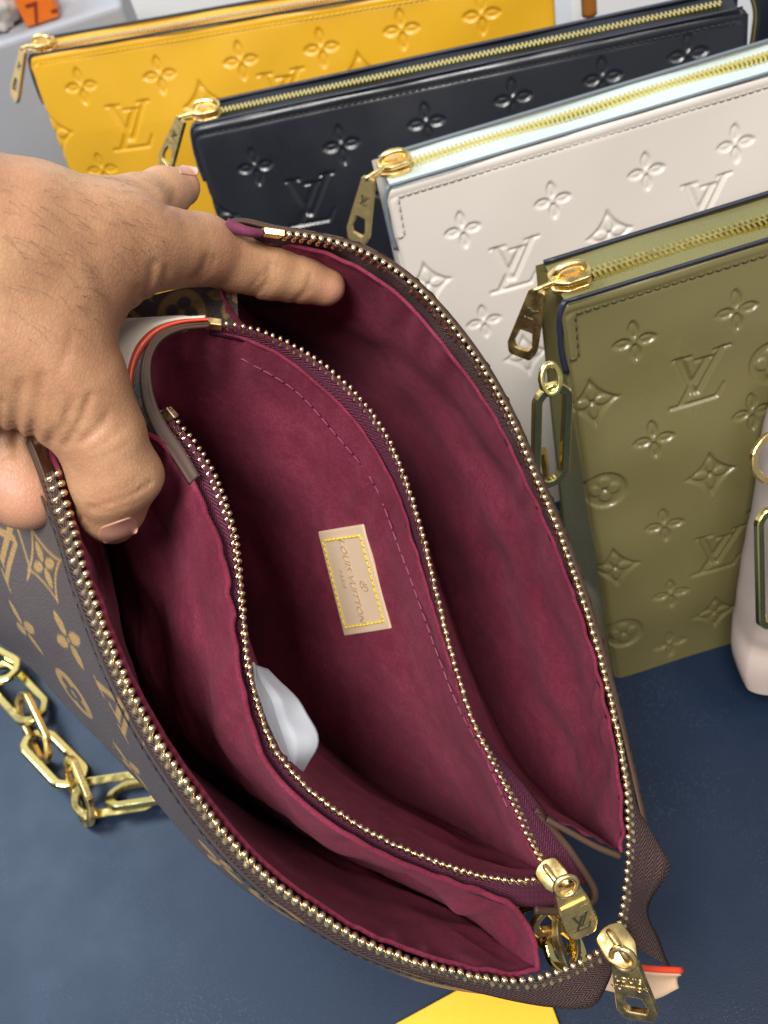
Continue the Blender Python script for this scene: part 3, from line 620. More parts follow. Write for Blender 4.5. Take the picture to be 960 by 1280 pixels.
TRo = [(316, 296, 0.006), (342, 306, 0.008), (393, 312, 0.009), (438, 327, 0.009), (486, 357, 0.009), (524, 394, 0.009), (563, 441, 0.009), (599, 491, 0.008), (631, 546, 0.008), (656, 599, 0.008), (681, 648, 0.008), (712, 722, 0.008), (742, 806, 0.008), (767, 886, 0.008), (784, 950, 0.007), (800, 1012, 0.006), (836, 1080, 0.002), (812, 1138, 0.009), (838, 1208, 0.006)]
TCo = [(262, 417, 0.006), (307, 427, 0.006), (351, 448, 0.007), (392, 479, 0.007), (434, 517, 0.007), (470, 562, 0.007), (498, 615, 0.007), (518, 672, 0.007), (537, 742, 0.007), (560, 822, 0.007), (592, 903, 0.008), (624, 944, 0.007), (664, 990, 0.006), (704, 1048, 0.005), (735, 1108, 0.005)]
TBo = [(192, 522, 0.004), (214, 565, 0.004), (238, 600, 0.004), (260, 650, 0.004), (277, 700, 0.004), (287, 760, 0.004), (296, 836, 0.004), (312, 897, 0.004), (334, 954, 0.004), (377, 1000, 0.004), (426, 1037, 0.004), (482, 1069, 0.004), (539, 1093, 0.004), (590, 1116, 0.004), (648, 1132, 0.005), (735, 1126, 0.005)]
zpl, AL, BL = zip_line(ZL, TLo, 0.281, 0.0029, M_TAPE_B, TOOTH, True)
zpr, AR, BR = zip_line(ZR, TRo, 0.281, 0.0026, M_TAPE_B, TOOTH_R, True, start=0.006, wr=0.0004)
zpb, AB, BB_ = zip_line(ZB, TBo, CP, 0.0024, M_TAPE_R, TOOTH_S, True, start=0.004)
zpc, AC, BC = zip_line(ZC, TCo, CP, 0.0024, M_TAPE_R, TOOTH_S, False, start=0.004)
def stop(A, i, B, parent, mat, L=0.0062):
    x = nrm(A[i+1]-A[i]); b = MB(); z = nrm(B[i]-A[i]); y = np.cross(z, x); b.box(A[i]+x*L*0.4, x*L/2, z*0.0017, y*0.0012); return bevel(b.out('zip_stop', mat, parent, False), 0.0003)
stop(AR, 0, BR, zpr, M_GOLD); stop(AC, 0, BC, zpc, M_GOLD, 0.004); stop(AB, 0, BB_, zpb, M_PALE, 0.004)
# seam ridges of the lining along the tapes
def piping(P, r, mat=M_LIN):
    b = MB(); Q = np.asarray(P)+fbm(np.asarray(P), 420, 5, 2)[:, None]*nrm(LAT+DWN)*0.0005; b.tube(Q, r, 7); return b.out('lining_seam', mat, bag)
piping(curve(RL2[1:], 240)-DV*0.0003, 0.0009); piping(curve(RR1[1:], 240), 0.0007); piping(curve(RCi, 240, CP), 0.0006); piping(curve(RL1, 240), 0.0008)
# stitch row on the pocket wall below the zip
pw = catmull(PC[4, 26:156:13]*0.5+PC[3, 26:156:13]*0.5, 90); stitches('stitching', pw-LAT*0.0007-DV*0.0006, M_STR, bag, 0.004, 0.00028)
# pocket end: canvas band wrapped round the pocket's near end, with dark edge and red painted tab
PO = [(262, 402), (226, 405), (196, 416), (180, 440), (174, 470), (178, 505), (192, 540), (214, 572), (236, 606)]
PI = [(262, 410), (228, 414), (204, 426), (192, 446), (190, 472), (196, 503), (209, 530), (230, 560), (250, 594)]
po2 = [(250, 402, 0.004), (212, 408, 0.006), (184, 424, 0.008), (168, 450, 0.010), (164, 482, 0.010), (170, 518, 0.010), (184, 550, 0.010), (206, 582, 0.010), (230, 616, 0.008)]
nP = 120; A1 = curve(PO, nP, CP-0.002); A2 = curve(po2, nP, CP); 
uu = np.linspace(0, length(A1), nP); Ug = np.broadcast_to(uu[None], (9, nP)); Vg = np.broadcast_to(np.linspace(0, 0.008, 9)[:, None], (9, nP))
prp = printed(Ug, Vg, [('f', 0.024, 0.002, 0.014, 0.3, 1.0), ('c', 0.043, 0.005, 0.014, 0, 1.0)])
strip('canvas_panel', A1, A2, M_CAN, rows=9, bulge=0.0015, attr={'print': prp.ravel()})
pb, _ = strip('edge_binding', curve(PI, nP, CP-0.0025), curve([(p[0], p[1], 0.0) for p in PO], nP, CP-0.0022), M_BROWN, bulge=0.0006); solid(pb, 0.0012)
tb1 = curve([(258, 397), (222, 400), (192, 410), (170, 432), (160, 462), (160, 498), (168, 532)], 60, CP); tb2 = curve([(262, 401), (226, 405), (199, 416), (179, 438), (168, 466), (167, 500), (175, 534)], 60, CP)
solid(strip('tab_edge', tb1, tb2, M_RED, bulge=0.0005)[0], 0.0016)
tc1 = curve([(258, 399, 0.002), (222, 402, 0.002), (194, 412, 0.002), (173, 434, 0.002), (163, 462, 0.002), (163, 500, 0.002)], 50, CP); tc2 = curve([(230, 398, 0.006), (180, 401, 0.008), (150, 404, 0.010), (140, 425, 0.010), (138, 455, 0.008), (140, 500, 0.006)], 50, CP)
solid(strip('leather_tab', tc1, tc2, M_CREAM, bulge=0.0005)[0], 0.0012)
rg = MB(); q_ = np.linspace(0, 2*np.pi, 20, endpoint=False); c0 = W(148, 420, 0.298); rg.tube(c0+np.cos(q_)[:, None]*LAT*0.0035+np.sin(q_)[:, None]*(DWN*0.0055-DV*0.002), 0.0011, 8, True); rg.out('tab_ring', M_GOLD, bag)
# canvas side of the far compartment, seen below the index finger
g1 = curve([(128, 392), (180, 372), (240, 358), (296, 352)], 90, 0.300); g2 = curve([(128, 430), (180, 426), (240, 424), (300, 424)], 90, 0.312)
uu = np.linspace(0, length(g1), 90); vv_ = np.linspace(0, np.linalg.norm(g1[45]-g2[45]), 40)
Ug, Vg = np.meshgrid(uu, vv_); px_g = to_px(g1[None]*(1-np.linspace(0, 1, 40)[:, None, None])+g2[None]*np.linspace(0, 1, 40)[:, None, None])
def g_at(px, py): d = np.hypot(px_g[..., 0]-px, px_g[..., 1]-py); i, j = np.unravel_index(d.argmin(), d.shape); return Ug[i, j], Vg[i, j]
prg = printed(Ug, Vg, [('c', *g_at(228, 392), 0.0155, 0.3, 1.0), ('l', *g_at(158, 400), 0.022, 0, 1.0), ('f', *g_at(285, 372), 0.014, 0.2, 1.0)])
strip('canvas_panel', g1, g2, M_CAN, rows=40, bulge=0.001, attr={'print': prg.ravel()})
def binding(pts, c, r=0.0011):
    b = MB(); b.tube(curve(pts, 80, c), r, 8); return b.out('edge_binding', M_BROWN, bag)
binding([(668, 1012, 0.004), (704, 1052, 0.005), (735, 1098, 0.005), (743, 1116, 0.005), (736, 1130, 0.006), (700, 1138, 0.006), (668, 1137, 0.005)], CP, 0.0014)
binding([(683, 1024, 0.007), (712, 1040, 0.006), (745, 1058, 0.005), (774, 1070, 0.005)], 0.281)
_te = MB(); _te.tube(curve([(284, 281, 0.0), (298, 286, -0.001), (312, 290, -0.002), (328, 292, -0.001)], 20), np.linspace(0.0022, 0.0012, 20), 8); _te.out('tape_end', M_TAPE_R, bag)
# --- maker's label on the pocket wall
bC = bvh_of(oC)
cor = []
for px, py in ((399, 664), (455, 655), (490, 785), (432, 794)):
    h = hit(bC, px, py); cor.append(np.array(h[0]) if h[0] else W(px, py, zr(px, py, CP)+0.05))
cor = np.array(cor); ctr = cor.mean(0); ex = nrm((cor[1]-cor[0])+(cor[2]-cor[3])); ey = nrm((cor[3]-cor[0])+(cor[2]-cor[1]))
nz = nrm(np.cross(ex, ey)); nz = nz if nz@(CAM-ctr) > 0 else -nz
lift = max(0.0008, max((c-ctr)@nz for c in cor)+0.0008)
top = [W(*to_px(c), ((c+nz*(lift-((c-ctr)@nz))-CAM)@C2W)[2]) for c in cor]
top = np.array([c+nz*(lift-((c-ctr)@nz)) for c in cor])
lab = mesh('label_patch', np.vstack([top, top-nz*0.0022]), [[0, 1, 2, 3], [7, 6, 5, 4], [0, 4, 5, 1], [1, 5, 6, 2], [2, 6, 7, 3], [3, 7, 4, 0]], M_VACH, bag, False); bevel(lab, 0.0005)
lab['label'] = 'tan leather label stamped with the maker name and Paris'
inset = top+(top.mean(0)-top)*np.array([[0.17]]*4); sp_ = MB()
ring_pts = np.vstack([np.linspace(inset[i], inset[(i+1) % 4], 30, endpoint=False) for i in range(4)]); ring_pts = np.vstack([ring_pts, ring_pts[:1]])+nz*0.0001
n_ = int(length(ring_pts)/0.0027); s_ = np.r_[0, np.cumsum(np.linalg.norm(np.diff(ring_pts, axis=0), axis=1))]
for i in range(n_):
    f_ = [np.array([np.interp((i+k)/n_*s_[-1], s_, ring_pts[:, j]) for j in range(3)]) for k in (0.06, 0.25, 0.7, 0.92)]
    sp_.tube(np.array([f_[0]-nz*0.0002, f_[1]+nz*0.0003, f_[2]+nz*0.0003, f_[3]-nz*0.0002]), 0.00036, 6)
sp_.out('stitching', M_STY, lab)
ll = np.linalg.norm(top[3]-top[0]); lw = np.linalg.norm(top[1]-top[0])
yup = nrm(np.cross(nz, ey)); print('LABEL', ll, lw, yup@ex)
Ml = frame(top.mean(0)+nz*0.00012, ey, nz)
sg = 1 if (np.array(Ml)[:3, 1]@ex) > 0 else -1
text_mesh('LOUIS VUITTON', 0.0047, 0.0002, 'lettering', M_VACHL, lab, Ml@Matrix.Translation((0, -0.0004*sg, 0)), 1.05)
text_mesh('PARIS', 0.0028, 0.0002, 'lettering', M_VACHL, lab, Ml@Matrix.Translation((0, -lw*0.20, 0)), 1.2)
text_mesh('®', 0.0062, 0.00012, 'lettering', M_VACHL, lab, Ml@Matrix.Translation((0, lw*0.20, 0)))
# --- sliders and pulls
Nv = -DV
mx = frame(W(691, 1094, zr(691, 1094, CP)-0.002), nrm(C2W@np.array([0.75, -0.62, 0])), nrm(CAM-W(691, 1094, 0.28)))
sl2 = slider_mesh('zip_slider', mx, 0.95, M_GOLD, bag)
def plate_at(a, b, tilt, za, zb):
    A, B = W(*a, za), W(*b, zb); d = nrm(B-A); nn = nrm(CAM-A)+LAT*tilt[0]+DWN*tilt[1]; x = nrm(np.cross(-d, nn)); return frame(A, x, np.cross(x, -d)), np.linalg.norm(B-A)
mx2, L2 = plate_at((709, 1112), (731, 1168), (0.10, 0.05), 0.274, 0.280)
out = rounded_poly([(-0.0038, 0.001), (-0.0052, -L2*0.35), (-0.0054, -L2*0.8), (-0.0034, -L2), (0.0034, -L2), (0.0054, -L2*0.8), (0.0052, -L2*0.35), (0.0038, 0.001)], 0.0014); n = len(out)
V = np.vstack([np.c_[out, np.full(n, 0.0010)], np.c_[out, np.full(n, -0.0010)]])
pl = mesh('zip_pull', app(mx2, V), [list(range(n)), list(range(n, 2*n))[::-1]]+[[(k+1) % n, k, n+k, n+(k+1) % n] for k in range(n)], M_GOLD, sl2, False); bevel(pl, 0.0005, 2)
lv_mark('engraving', 0.0072, mx2@Matrix.Translation((0.0002, -L2*0.66, 0.00102)), M_DARK, sl2)
bx = MB(); bx.box(app(mx2, [(0, -L2*0.30, 0.0012)])[0], np.array(mx2)[:3, 0]*0.0041, np.array(mx2)[:3, 1]*0.0009, np.array(mx2)[:3, 2]*0.0005); bevel(bx.out('pull_band', M_GOLD, sl2, False), 0.0002)
r_ = MB(); q_ = np.linspace(0, 2*np.pi, 20, endpoint=False); r_.tube(app(mx2, np.c_[np.cos(q_)*0.0034, 0.0022+np.sin(q_)*0.0034, 0.001+0*q_]), 0.0009, 8, True); r_.out('pull_ring', M_GOLD, sl2)
mx = frame(W(771, 1181, 0.280), nrm(C2W@np.array([0.80, -0.50, 0.1])), nrm(CAM-W(771, 1181, 0.28)))
sl1 = slider_mesh('zip_slider', mx, 1.12, M_GOLD, bag)
mx3, L3 = plate_at((781, 1200), (800, 1272), (-0.35, -0.2), 0.277, 0.284)
pl = pull_mesh('zip_pull', L3, 0.0080, 0.0128, 0.0026, mx3, M_GOLD, sl1)
text_mesh('LOUIS', 0.0027, 0.00015, 'engraving', M_PALE, sl1, mx3@Matrix.Translation((0, -L3*0.30, 0.00135)), 1.15)
text_mesh('VUITTON', 0.0025, 0.00015, 'engraving', M_PALE, sl1, mx3@Matrix.Translation((0, -L3*0.44, 0.00135)), 1.1)
r_ = MB(); r_.tube(app(mx3, np.c_[np.cos(q_)*0.0034, 0.0015+np.sin(q_)*0.0042, 0.001+0*q_]), 0.0011, 8, True); r_.out('pull_ring', M_GOLD, sl1)
# --- leather tab with red painted edge behind the outer slider
ta = curve([(738, 1199, 0.012), (775, 1205, 0.012), (812, 1211, 0.013), (850, 1213, 0.014)], 30, 0.284); tbb = curve([(736, 1232, 0.016), (772, 1241, 0.016), (812, 1249, 0.016), (846, 1236, 0.016)], 30, 0.284)
tabo, Pt = strip('leather_tab', ta, tbb, M_TAB, rows=9, bulge=0.002); solid(tabo, 0.0016)
ed = MB(); ed.tube(np.vstack([Pt[0], Pt[1:4, -1]]), 0.0012, 8); ed.out('tab_edge', M_RED, tabo)
stitches('stitching', np.vstack([Pt[2, 3:27], Pt[2:7, 26][1:], Pt[7, 3:27][::-1]])-DV*0.0004, M_STY, tabo, 0.003)
# --- chain: links lying on the table to the left, and the gathered end in the gap
def link_px(a, b, ha, hb, face, Wd=0.0165, r=0.0021, mat=M_GOLDY, grow=0.003, txt=False):
    A, B = on_z(*a, ha), on_z(*b, hb); d = nrm(B-A); mxl = frame((A+B)/2, d, face); o = link_mesh('chain_link', mxl, np.linalg.norm(B-A)+grow, Wd, r, mat, bag)
    if mat is M_GOLD: text_mesh('VUITTON', 0.0026, 0.0001, 'engraving', M_DARK, o, mxl@Matrix.Translation((0, -Wd/2+0.0001, r*0.8+0.0001)), 1.15)
    return o
for a, b, ha, hb, face, mt in [((-40, 812), (14, 842), 0.012, 0.012, (0.5, -0.3, 0.8), M_GOLDY), ((-6, 838), (46, 894), 0.006, 0.006, (0.1, 0.1, 1), M_GOLDY), ((26, 876), (58, 944), 0.010, 0.008, (-0.75, 0.1, 0.6), M_GOLD),
        ((42, 922), (94, 976), 0.006, 0.006, (0.45, 0.3, 1), M_GOLDY), ((86, 956), (112, 1022), 0.010, 0.008, (-0.8, 0.0, 0.55), M_GOLD), ((98, 1000), (192, 986), 0.008, 0.006, (0, -0.4, 1), M_GOLDY), ((142, 996), (222, 984), 0.006, 0.006, (0.1, 0.5, 0.9), M_GOLDY), ((200, 985), (262, 990), 0.006, 0.010, (0, -0.5, 0.8), M_GOLDY)]:
    link_px(a, b, ha, hb, face, mat=mt)
for a, b, z1, z2, f_, mt in [((662, 1138), (704, 1182), 0.315, 0.320, (-0.5, 0.2, -1), M_GOLDY), ((676, 1150), (718, 1142), 0.308, 0.316, (0.6, 0.5, -0.7), M_GOLD), ((690, 1176), (722, 1200), 0.320, 0.322, (0.1, -0.7, -0.7), M_GOLDY), ((700, 1150), (716, 1196), 0.316, 0.318, (0.9, 0.0, -0.5), M_GOLD)]:
    A, B = W(*a, z1), W(*b, z2); link_mesh('chain_link', frame((A+B)/2, B-A, C2W@np.array(f_, float)), np.linalg.norm(B-A)+0.004, 0.0125, 0.0015, mt, bag)


# ------------------------------------------------------------------ the hand
def cam3(px, py, z): return ray(px, py)*z
def cone(P, a, b, ra, rb):
    a, b = np.asarray(a), np.asarray(b); d = b-a; t = np.clip(((P-a)@d)/(d@d), 0, 1)
    return np.linalg.norm(P-a-t[..., None]*d, axis=-1)-(ra+t*(rb-ra))
def smin(a, b, k): h = np.clip(0.5+0.5*(b-a)/k, 0, 1); return b*(1-h)+a*h-k*h*(1-h)
def chain(P, pts, k=0.004):
    d = None
    for (a, ra), (b, rb) in zip(pts[:-1], pts[1:]):
        c = cone(P, cam3(*a), cam3(*b), ra, rb); d = c if d is None else smin(d, c, k)
    return d
def poly_d(u, v, P):
    d = np.full(u.shape, 1e3)
    for a, b in zip(P[:-1], P[1:]): d = np.minimum(d, sd_seg(u, v, a, b, 0.0))
    return d
THUMB = [((40, 440, 0.243), 0.0165), ((92, 492, 0.247), 0.0140), ((126, 545, 0.252), 0.0117), ((141, 596, 0.257), 0.0120), ((141, 630, 0.266), 0.0098), ((142, 646, 0.272), 0.0078)]
INDEX = [((60, 315, 0.252), 0.0185), ((165, 306, 0.262), 0.0140), ((250, 312, 0.280), 0.0104), ((292, 325, 0.291), 0.0100), ((330, 335, 0.298), 0.0096), ((372, 346, 0.304), 0.0084), ((404, 357, 0.308), 0.0072)]
MIDDLE = [((90, 290, 0.268), 0.017), ((170, 262, 0.290), 0.0105), ((205, 242, 0.304), 0.0082), ((226, 234, 0.310), 0.0068)]
RING = [((-30, 480, 0.258), 0.014), ((0, 566, 0.264), 0.0118), ((24, 606, 0.263), 0.0112), ((38, 622, 0.262), 0.0088)]
PALM = [((-200, 330, 0.238), 0.034), ((-70, 340, 0.240), 0.029), ((20, 345, 0.246), 0.025)]
PALM2 = [((-200, 420, 0.240), 0.030), ((-60, 430, 0.240), 0.021), ((10, 445, 0.243), 0.0175)]
PALM3 = [((-120, 270, 0.250), 0.020), ((30, 285, 0.252), 0.0165), ((110, 292, 0.258), 0.0145)]
WEB = [((95, 330, 0.254), 0.0150), ((80, 420, 0.250), 0.0140)]
CREASES = [  # polyline in view, depth, width px
    ([(112, 634), (140, 628), (165, 618), (188, 602)], 0.0007, 3.0), ([(118, 622), (150, 612), (180, 594)], 0.00035, 2.5),
    ([(100, 553), (118, 540), (133, 520)], 0.0007, 4.0), ([(60, 552), (78, 532), (92, 500)], 0.0007, 5.0), ([(38, 556), (46, 520), (52, 470)], 0.00075, 5.5), ([(18, 556), (22, 520), (27, 478)], 0.00075, 5.5), ([(-4, 545), (0, 500)], 0.0007, 5.0), ([(82, 556), (100, 525), (112, 495)], 0.0008, 4.0),
    ([(316, 372), (334, 352), (338, 330)], 0.0008, 3.5), ([(366, 378), (384, 362), (388, 344)], 0.0007, 3.0), ([(312, 362), (326, 345)], 0.0004, 3.0),
    ([(238, 350), (252, 338), (258, 322)], 0.0007, 4.0), ([(178, 372), (188, 350), (190, 330)], 0.0007, 5.0), ([(195, 368), (206, 350), (208, 335)], 0.0005, 4.0), ([(160, 390), (172, 360)], 0.0005, 5.0),
    ([(204, 262), (216, 250), (218, 240)], 0.0005, 3.0), ([(0, 571), (25, 566)], 0.0005, 3.0), ([(120, 340), (150, 400), (152, 430)], 0.0004, 9.0), ([(60, 250), (100, 262), (150, 268)], 0.00025, 8),
    ([(328, 372), (343, 352), (346, 332)], 0.0004, 2.5), ([(372, 376), (392, 360), (395, 346)], 0.0003, 2.5), ([(246, 352), (262, 338), (268, 322)], 0.0004, 3), ([(130, 628), (158, 612), (185, 590)], 0.0003, 2.0), ([(108, 640), (140, 637), (170, 628)], 0.0003, 2.0),
    ([(70, 470), (84, 440), (92, 410)], 0.0003, 5), ([(118, 560), (140, 548), (158, 530)], 0.0003, 3), ([(112, 575), (140, 566), (165, 550)], 0.00025, 3), ([(20, 300), (80, 310), (140, 305)], 0.0002, 10), ([(0, 395), (60, 400), (110, 392)], 0.0002, 10)]
def hand_sdf(P):
    d = chain(P, PALM, 0.008); d = smin(d, chain(P, PALM2, 0.008), 0.012); d = smin(d, chain(P, PALM3), 0.012); d = smin(d, chain(P, WEB), 0.010)
    th = chain(P, THUMB, 0.0035); th = smin(th, cone(P, cam3(172, 592, 0.259), cam3(165, 600, 0.262), 0.0058, 0.0058), 0.006)
    d = smin(d, th, 0.009); d = smin(d, chain(P, INDEX, 0.003), 0.009); d = smin(d, chain(P, MIDDLE, 0.003), 0.005)
    r = chain(P, RING, 0.004); d = smin(d, r, 0.003)
    z = np.maximum(P[..., 2], 0.05); u = P[..., 0]/z*F+480; v = P[..., 1]/z*F+640
    cr = np.zeros(d.shape)
    for poly, amp, wd in CREASES:
        q = poly_d(u, v, poly); cr = np.maximum(cr, amp*np.exp(-(q/wd)**2))
    low = 0.0005*(np.sin(u*0.055+v*0.021)+np.sin(v*0.06-u*0.02+1.3))
    folds = 0.0004*np.sin(u*0.27+np.sin(v*0.03))*np.exp(-((v-535)/32)**2)*np.exp(-((u-35)/55)**2)      # loose skin at the base of the thumb
    return d+cr-low*0.6-folds, cr
def surface_nets(lo, hi, h):
    n = np.ceil((hi-lo)/h).astype(int)+1
    ax = [lo[i]+h*np.arange(n[i]) for i in range(3)]
    P = np.stack(np.meshgrid(*ax, indexing='ij'), -1)
    f = np.empty(n); c = np.empty(n)
    for i in range(0, n[0], 20): f[i:i+20], c[i:i+20] = hand_sdf(P[i:i+20])
    ins = f < 0; m = n-1
    acc = np.zeros((*m, 3)); cnt = np.zeros(m)
    off = [np.array(o) for o in ((0, 0, 0), (1, 0, 0), (0, 1, 0), (1, 1, 0), (0, 0, 1), (1, 0, 1), (0, 1, 1), (1, 1, 1))]
    def sl(a, o): return a[o[0]:o[0]+m[0], o[1]:o[1]+m[1], o[2]:o[2]+m[2]]
    for i, oa in enumerate(off):
        for ob in off[i+1:]:
            if np.abs(ob-oa).sum() != 1: continue
            fa, fb = sl(f, oa), sl(f, ob); x = (fa < 0) != (fb < 0)
            t = np.where(x, fa/np.where(x, fa-fb, 1), 0)
            acc += np.where(x[..., None], oa+t[..., None]*(ob-oa), 0); cnt += x
    act = cnt > 0; idx = -np.ones(m, int); idx[act] = np.arange(act.sum())
    base = np.stack(np.nonzero(act), -1); V = lo+h*(base+acc[act]/cnt[act][:, None])
    Q = []
    for a in range(3):
        b, c_ = (a+1) % 3, (a+2) % 3
        s0 = [slice(1, -1)]*3; s0[a] = slice(0, -1); s1 = list(s0); s1[a] = slice(1, None)
        A, B = ins[tuple(s0)], ins[tuple(s1)]; pos = np.stack(np.nonzero(A != B), -1); fl = A[A != B]
        p = pos.copy(); p[:, b] += 1; p[:, c_] += 1
        def cell(db, dc): q = p.copy(); q[:, b] += db; q[:, c_] += dc; return idx[q[:, 0], q[:, 1], q[:, 2]]
        quad = np.stack([cell(-1, -1), cell(0, -1), cell(0, 0), cell(-1, 0)], 1)
        quad[~fl] = quad[~fl][:, ::-1]; Q.append(quad)
    Q = np.vstack(Q); Q = Q[(Q >= 0).all(1)]
    return V, Q
lo = cam3(-120, 180, 0.27); hi = cam3(440, 700, 0.29)
hv, hf = surface_nets(np.array([-0.148, -0.118, 0.205]), np.array([0.005, 0.020, 0.325]), 0.0011)
_, hcr = hand_sdf(hv)
zz = hv[:, 2]; hu = hv[:, 0]/zz*F+480; hvv = hv[:, 1]/zz*F+640
pink = np.clip(np.exp(-(((hu-35)/48)**2+((hvv-628)/52)**2))*1.0, 0, 1)*(hvv > 545)*(hu < 84)*0.55
pink = np.maximum(pink, 0.45*np.exp(-(((hu-420)/26)**2+((hvv-362)/26)**2))); pink = np.maximum(pink, 0.5*np.exp(-(((hu-243)/20)**2+((hvv-228)/24)**2)))
hand_w = hv@C2W.T+CAM
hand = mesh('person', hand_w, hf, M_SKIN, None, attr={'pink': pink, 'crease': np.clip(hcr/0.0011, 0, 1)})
hand['label'] = 'bare hand reaching in from the left, holding the brown bag open'; hand['category'] = 'hand'
hb = bvh_of(hand)
k = N('fingernail'); M_NAIL = k.set(Base_Color=k.mix(k.noise(200, 2), (0.46, 0.22, 0.155), (0.54, 0.28, 0.205)), Roughness=0.36, Subsurface_Weight=0.1, Subsurface_Radius=(0.004, 0.0015, 0.001), Subsurface_Scale=0.5)
def nail(cx, cy, ax, ay, rot):
    rows = []; c, s_ = math.cos(rot), math.sin(rot)
    for j in np.linspace(-1, 1, 11):
        row = []
        for i in np.linspace(-1, 1, 15):
            x = i*math.sqrt(max(0, 1-0.55*j*j)) if True else i; px = cx+ax*x*c-ay*j*s_; py = cy+ax*x*s_+ay*j*c
            h = hit(hb, px, py); row.append((px, py, np.array(h[0]) if h[0] else None))
        rows.append(row)
    good = [p[2] for r in rows for p in r if p[2] is not None]
    if not good: return
    zs = np.mean([((g-CAM)@C2W)[2] for g in good]); V = []
    for r in rows:
        for px, py, P in r:
            P = P if P is not None else W(px, py, zs+0.003); d = nrm(CAM-P); V.append(P+d*0.00025)
    o = mesh('fingernail', V, grid_faces(11, 15), M_NAIL, hand); sm = o.modifiers.new('smooth', 'SMOOTH'); sm.iterations = 6; sm.factor = 0.5; solid(o, 0.0004, 0)
nail(148, 663, 28, 12, -0.34); nail(236, 213, 13, 6, 0.15)

# short fine hairs on the back of the hand
hr = MB(); rh = np.random.default_rng(5)
for _ in range(220):
    px, py = rh.uniform(2, 205), rh.uniform(222, 440)
    if rh.uniform() > math.exp(-((py-300)/95)**2): continue
    h = hit(hb, px, py)
    if not h[0]: continue
    p = np.array(h[0]); n_ = np.array(h[1]); n_ = n_ if n_@(CAM-p) > 0 else -n_
    g_ = nrm(C2W@np.array([0.9, 0.35+rh.normal()*0.25, 0.0])+rh.normal(size=3)*0.15); g_ = nrm(g_-n_*(g_@n_)); L_ = rh.uniform(0.003, 0.007)
    hr.tube(np.array([p-n_*0.0002, p+g_*L_*0.4+n_*0.0009, p+g_*L_+n_*0.0008]), np.array([0.00004, 0.00003, 0.00001]), 3, cap=False)
if hr.n: ho = hr.out('hair', mat_plain('dark_hair', (0.035, 0.02, 0.012), 0.5), hand); ho['kind'] = 'stuff'
# ------------------------------------------------------------------ tissue paper tucked in the pocket
ti = []
for j, (a, b) in enumerate(zip([(311, 828), (317, 862), (328, 894), (342, 926), (356, 955)], [(322, 838), (352, 866), (376, 898), (386, 932), (366, 966)])):
    ti.append([W(a[0]*(1-s)+b[0]*s, a[1]*(1-s)+b[1]*s, zr(a[0], a[1], CP)+0.010+0.010*s+0.0008*math.sin(j*2.1+s*5)) for s in np.linspace(0, 1, 9)])
ti = np.array(ti); ti = np.stack([catmull(ti[:, k], 24) for k in range(9)], 1); ti = np.stack([catmull(r, 24) for r in ti], 0)
ti = ti-DV*(np.abs(((np.arange(24)/24*3.1) % 1)-0.5)*0.0012)[:, None, None]+(fbm(ti, 220, 9, 2)*0.0003)[..., None]*LAT+(np.maximum(0, np.linspace(0, 1, 24)-0.58)*0.016)[None, :, None]*(DV*0.8+LAT*0.4)-(np.abs(np.linspace(0, 1, 24)-0.30)*0.006)[None, :, None]*DV
M_TIS = mat_plain('white_tissue_paper', (0.48, 0.50, 0.54), 0.6, Transmission_Weight=0.0)
o = solid(mesh('tissue_paper', ti.reshape(-1, 3), grid_faces(24, 24), M_TIS), 0.0008); o['label'] = 'crumpled white tissue paper tucked inside the middle pocket'; o['category'] = 'tissue paper'
# ------------------------------------------------------------------ yellow card on the table in front
M_CARD = mat_plain('yellow_card', (0.86, 0.44, 0.012), 0.5)
cp = [on_z(*p, 0.0) for p in ((497, 1282), (595, 1232), (684, 1240), (712, 1310), (640, 1390), (520, 1360))]
cp = [on_z(497, 1282), on_z(592, 1230), on_z(682, 1236), on_z(706, 1300), on_z(690, 1420), on_z(470, 1420)]
b = MB(); n = len(cp); V = np.vstack([np.array(cp)+UP*0.0045, np.array(cp)+UP*0.0005]); b.add(V, [list(range(n))[::-1], list(range(n, 2*n))]+[[k, (k+1) % n, n+(k+1) % n, n+k] for k in range(n)])
o = bevel(b.out('gift_card', M_CARD, None, False), 0.0004); o['label'] = 'bright yellow card lying on the table below the open bag'; o['category'] = 'card'

# ------------------------------------------------------------------ pale pink bag at the right edge
M_PNK = mat_leather('pale_pink_leather', (0.44, 0.35, 0.31), 0.45, 0.94)
pb0 = on_z(938, 864, 0.0); pe = empty('pink_handbag', pb0+np.array([0.08, 0.02, 0]), 'pale pink soft leather handbag cut off by the right edge', 'handbag')
Lf = [(1016, 500), (996, 540), (980, 575), (968, 620), (960, 680), (951, 740), (940, 795), (929, 838), (931, 858)]
zt_ = [0.340, 0.350, 0.360, 0.370, 0.380, 0.392, 0.404, 0.413, 0.418]
Ledge = catmull(np.array([W(*p, z) for p, z in zip(Lf, zt_)]), 48)
nB = 60; rows = []
for i, Lp in enumerate(Ledge):
    sft = i/47; row = []
    for s in np.linspace(-1, 1, nB):                     # wraps from the front face round the left edge to the back face
        a_ = abs(s); x = 0.15*a_**1.7; y = -0.020*min(1, a_*1.6)**0.9 if s < 0 else 0.05*min(1, a_*2.0)**0.6
        row.append(Lp+np.array([x, y, -0.010*sft*a_]))
    rows.append(row)
PB = np.array(rows); PB = PB+(fbm(PB, 70, 21, 3)*0.0010)[..., None]*np.array([0.5, -0.8, 0.1])
fold = np.exp(-((np.arange(48)-40)/1.6)**2)[:, None]*np.exp(-((np.arange(nB)-26)/9.0)**2)[None]; PB = PB+fold[..., None]*np.array([0.001, 0.0022, 0])
PB[..., 2] = np.maximum(PB[..., 2], 0.0008)
mesh('body', PB.reshape(-1, 3), grid_faces(48, nB)[:, ::-1], M_PNK, pe)
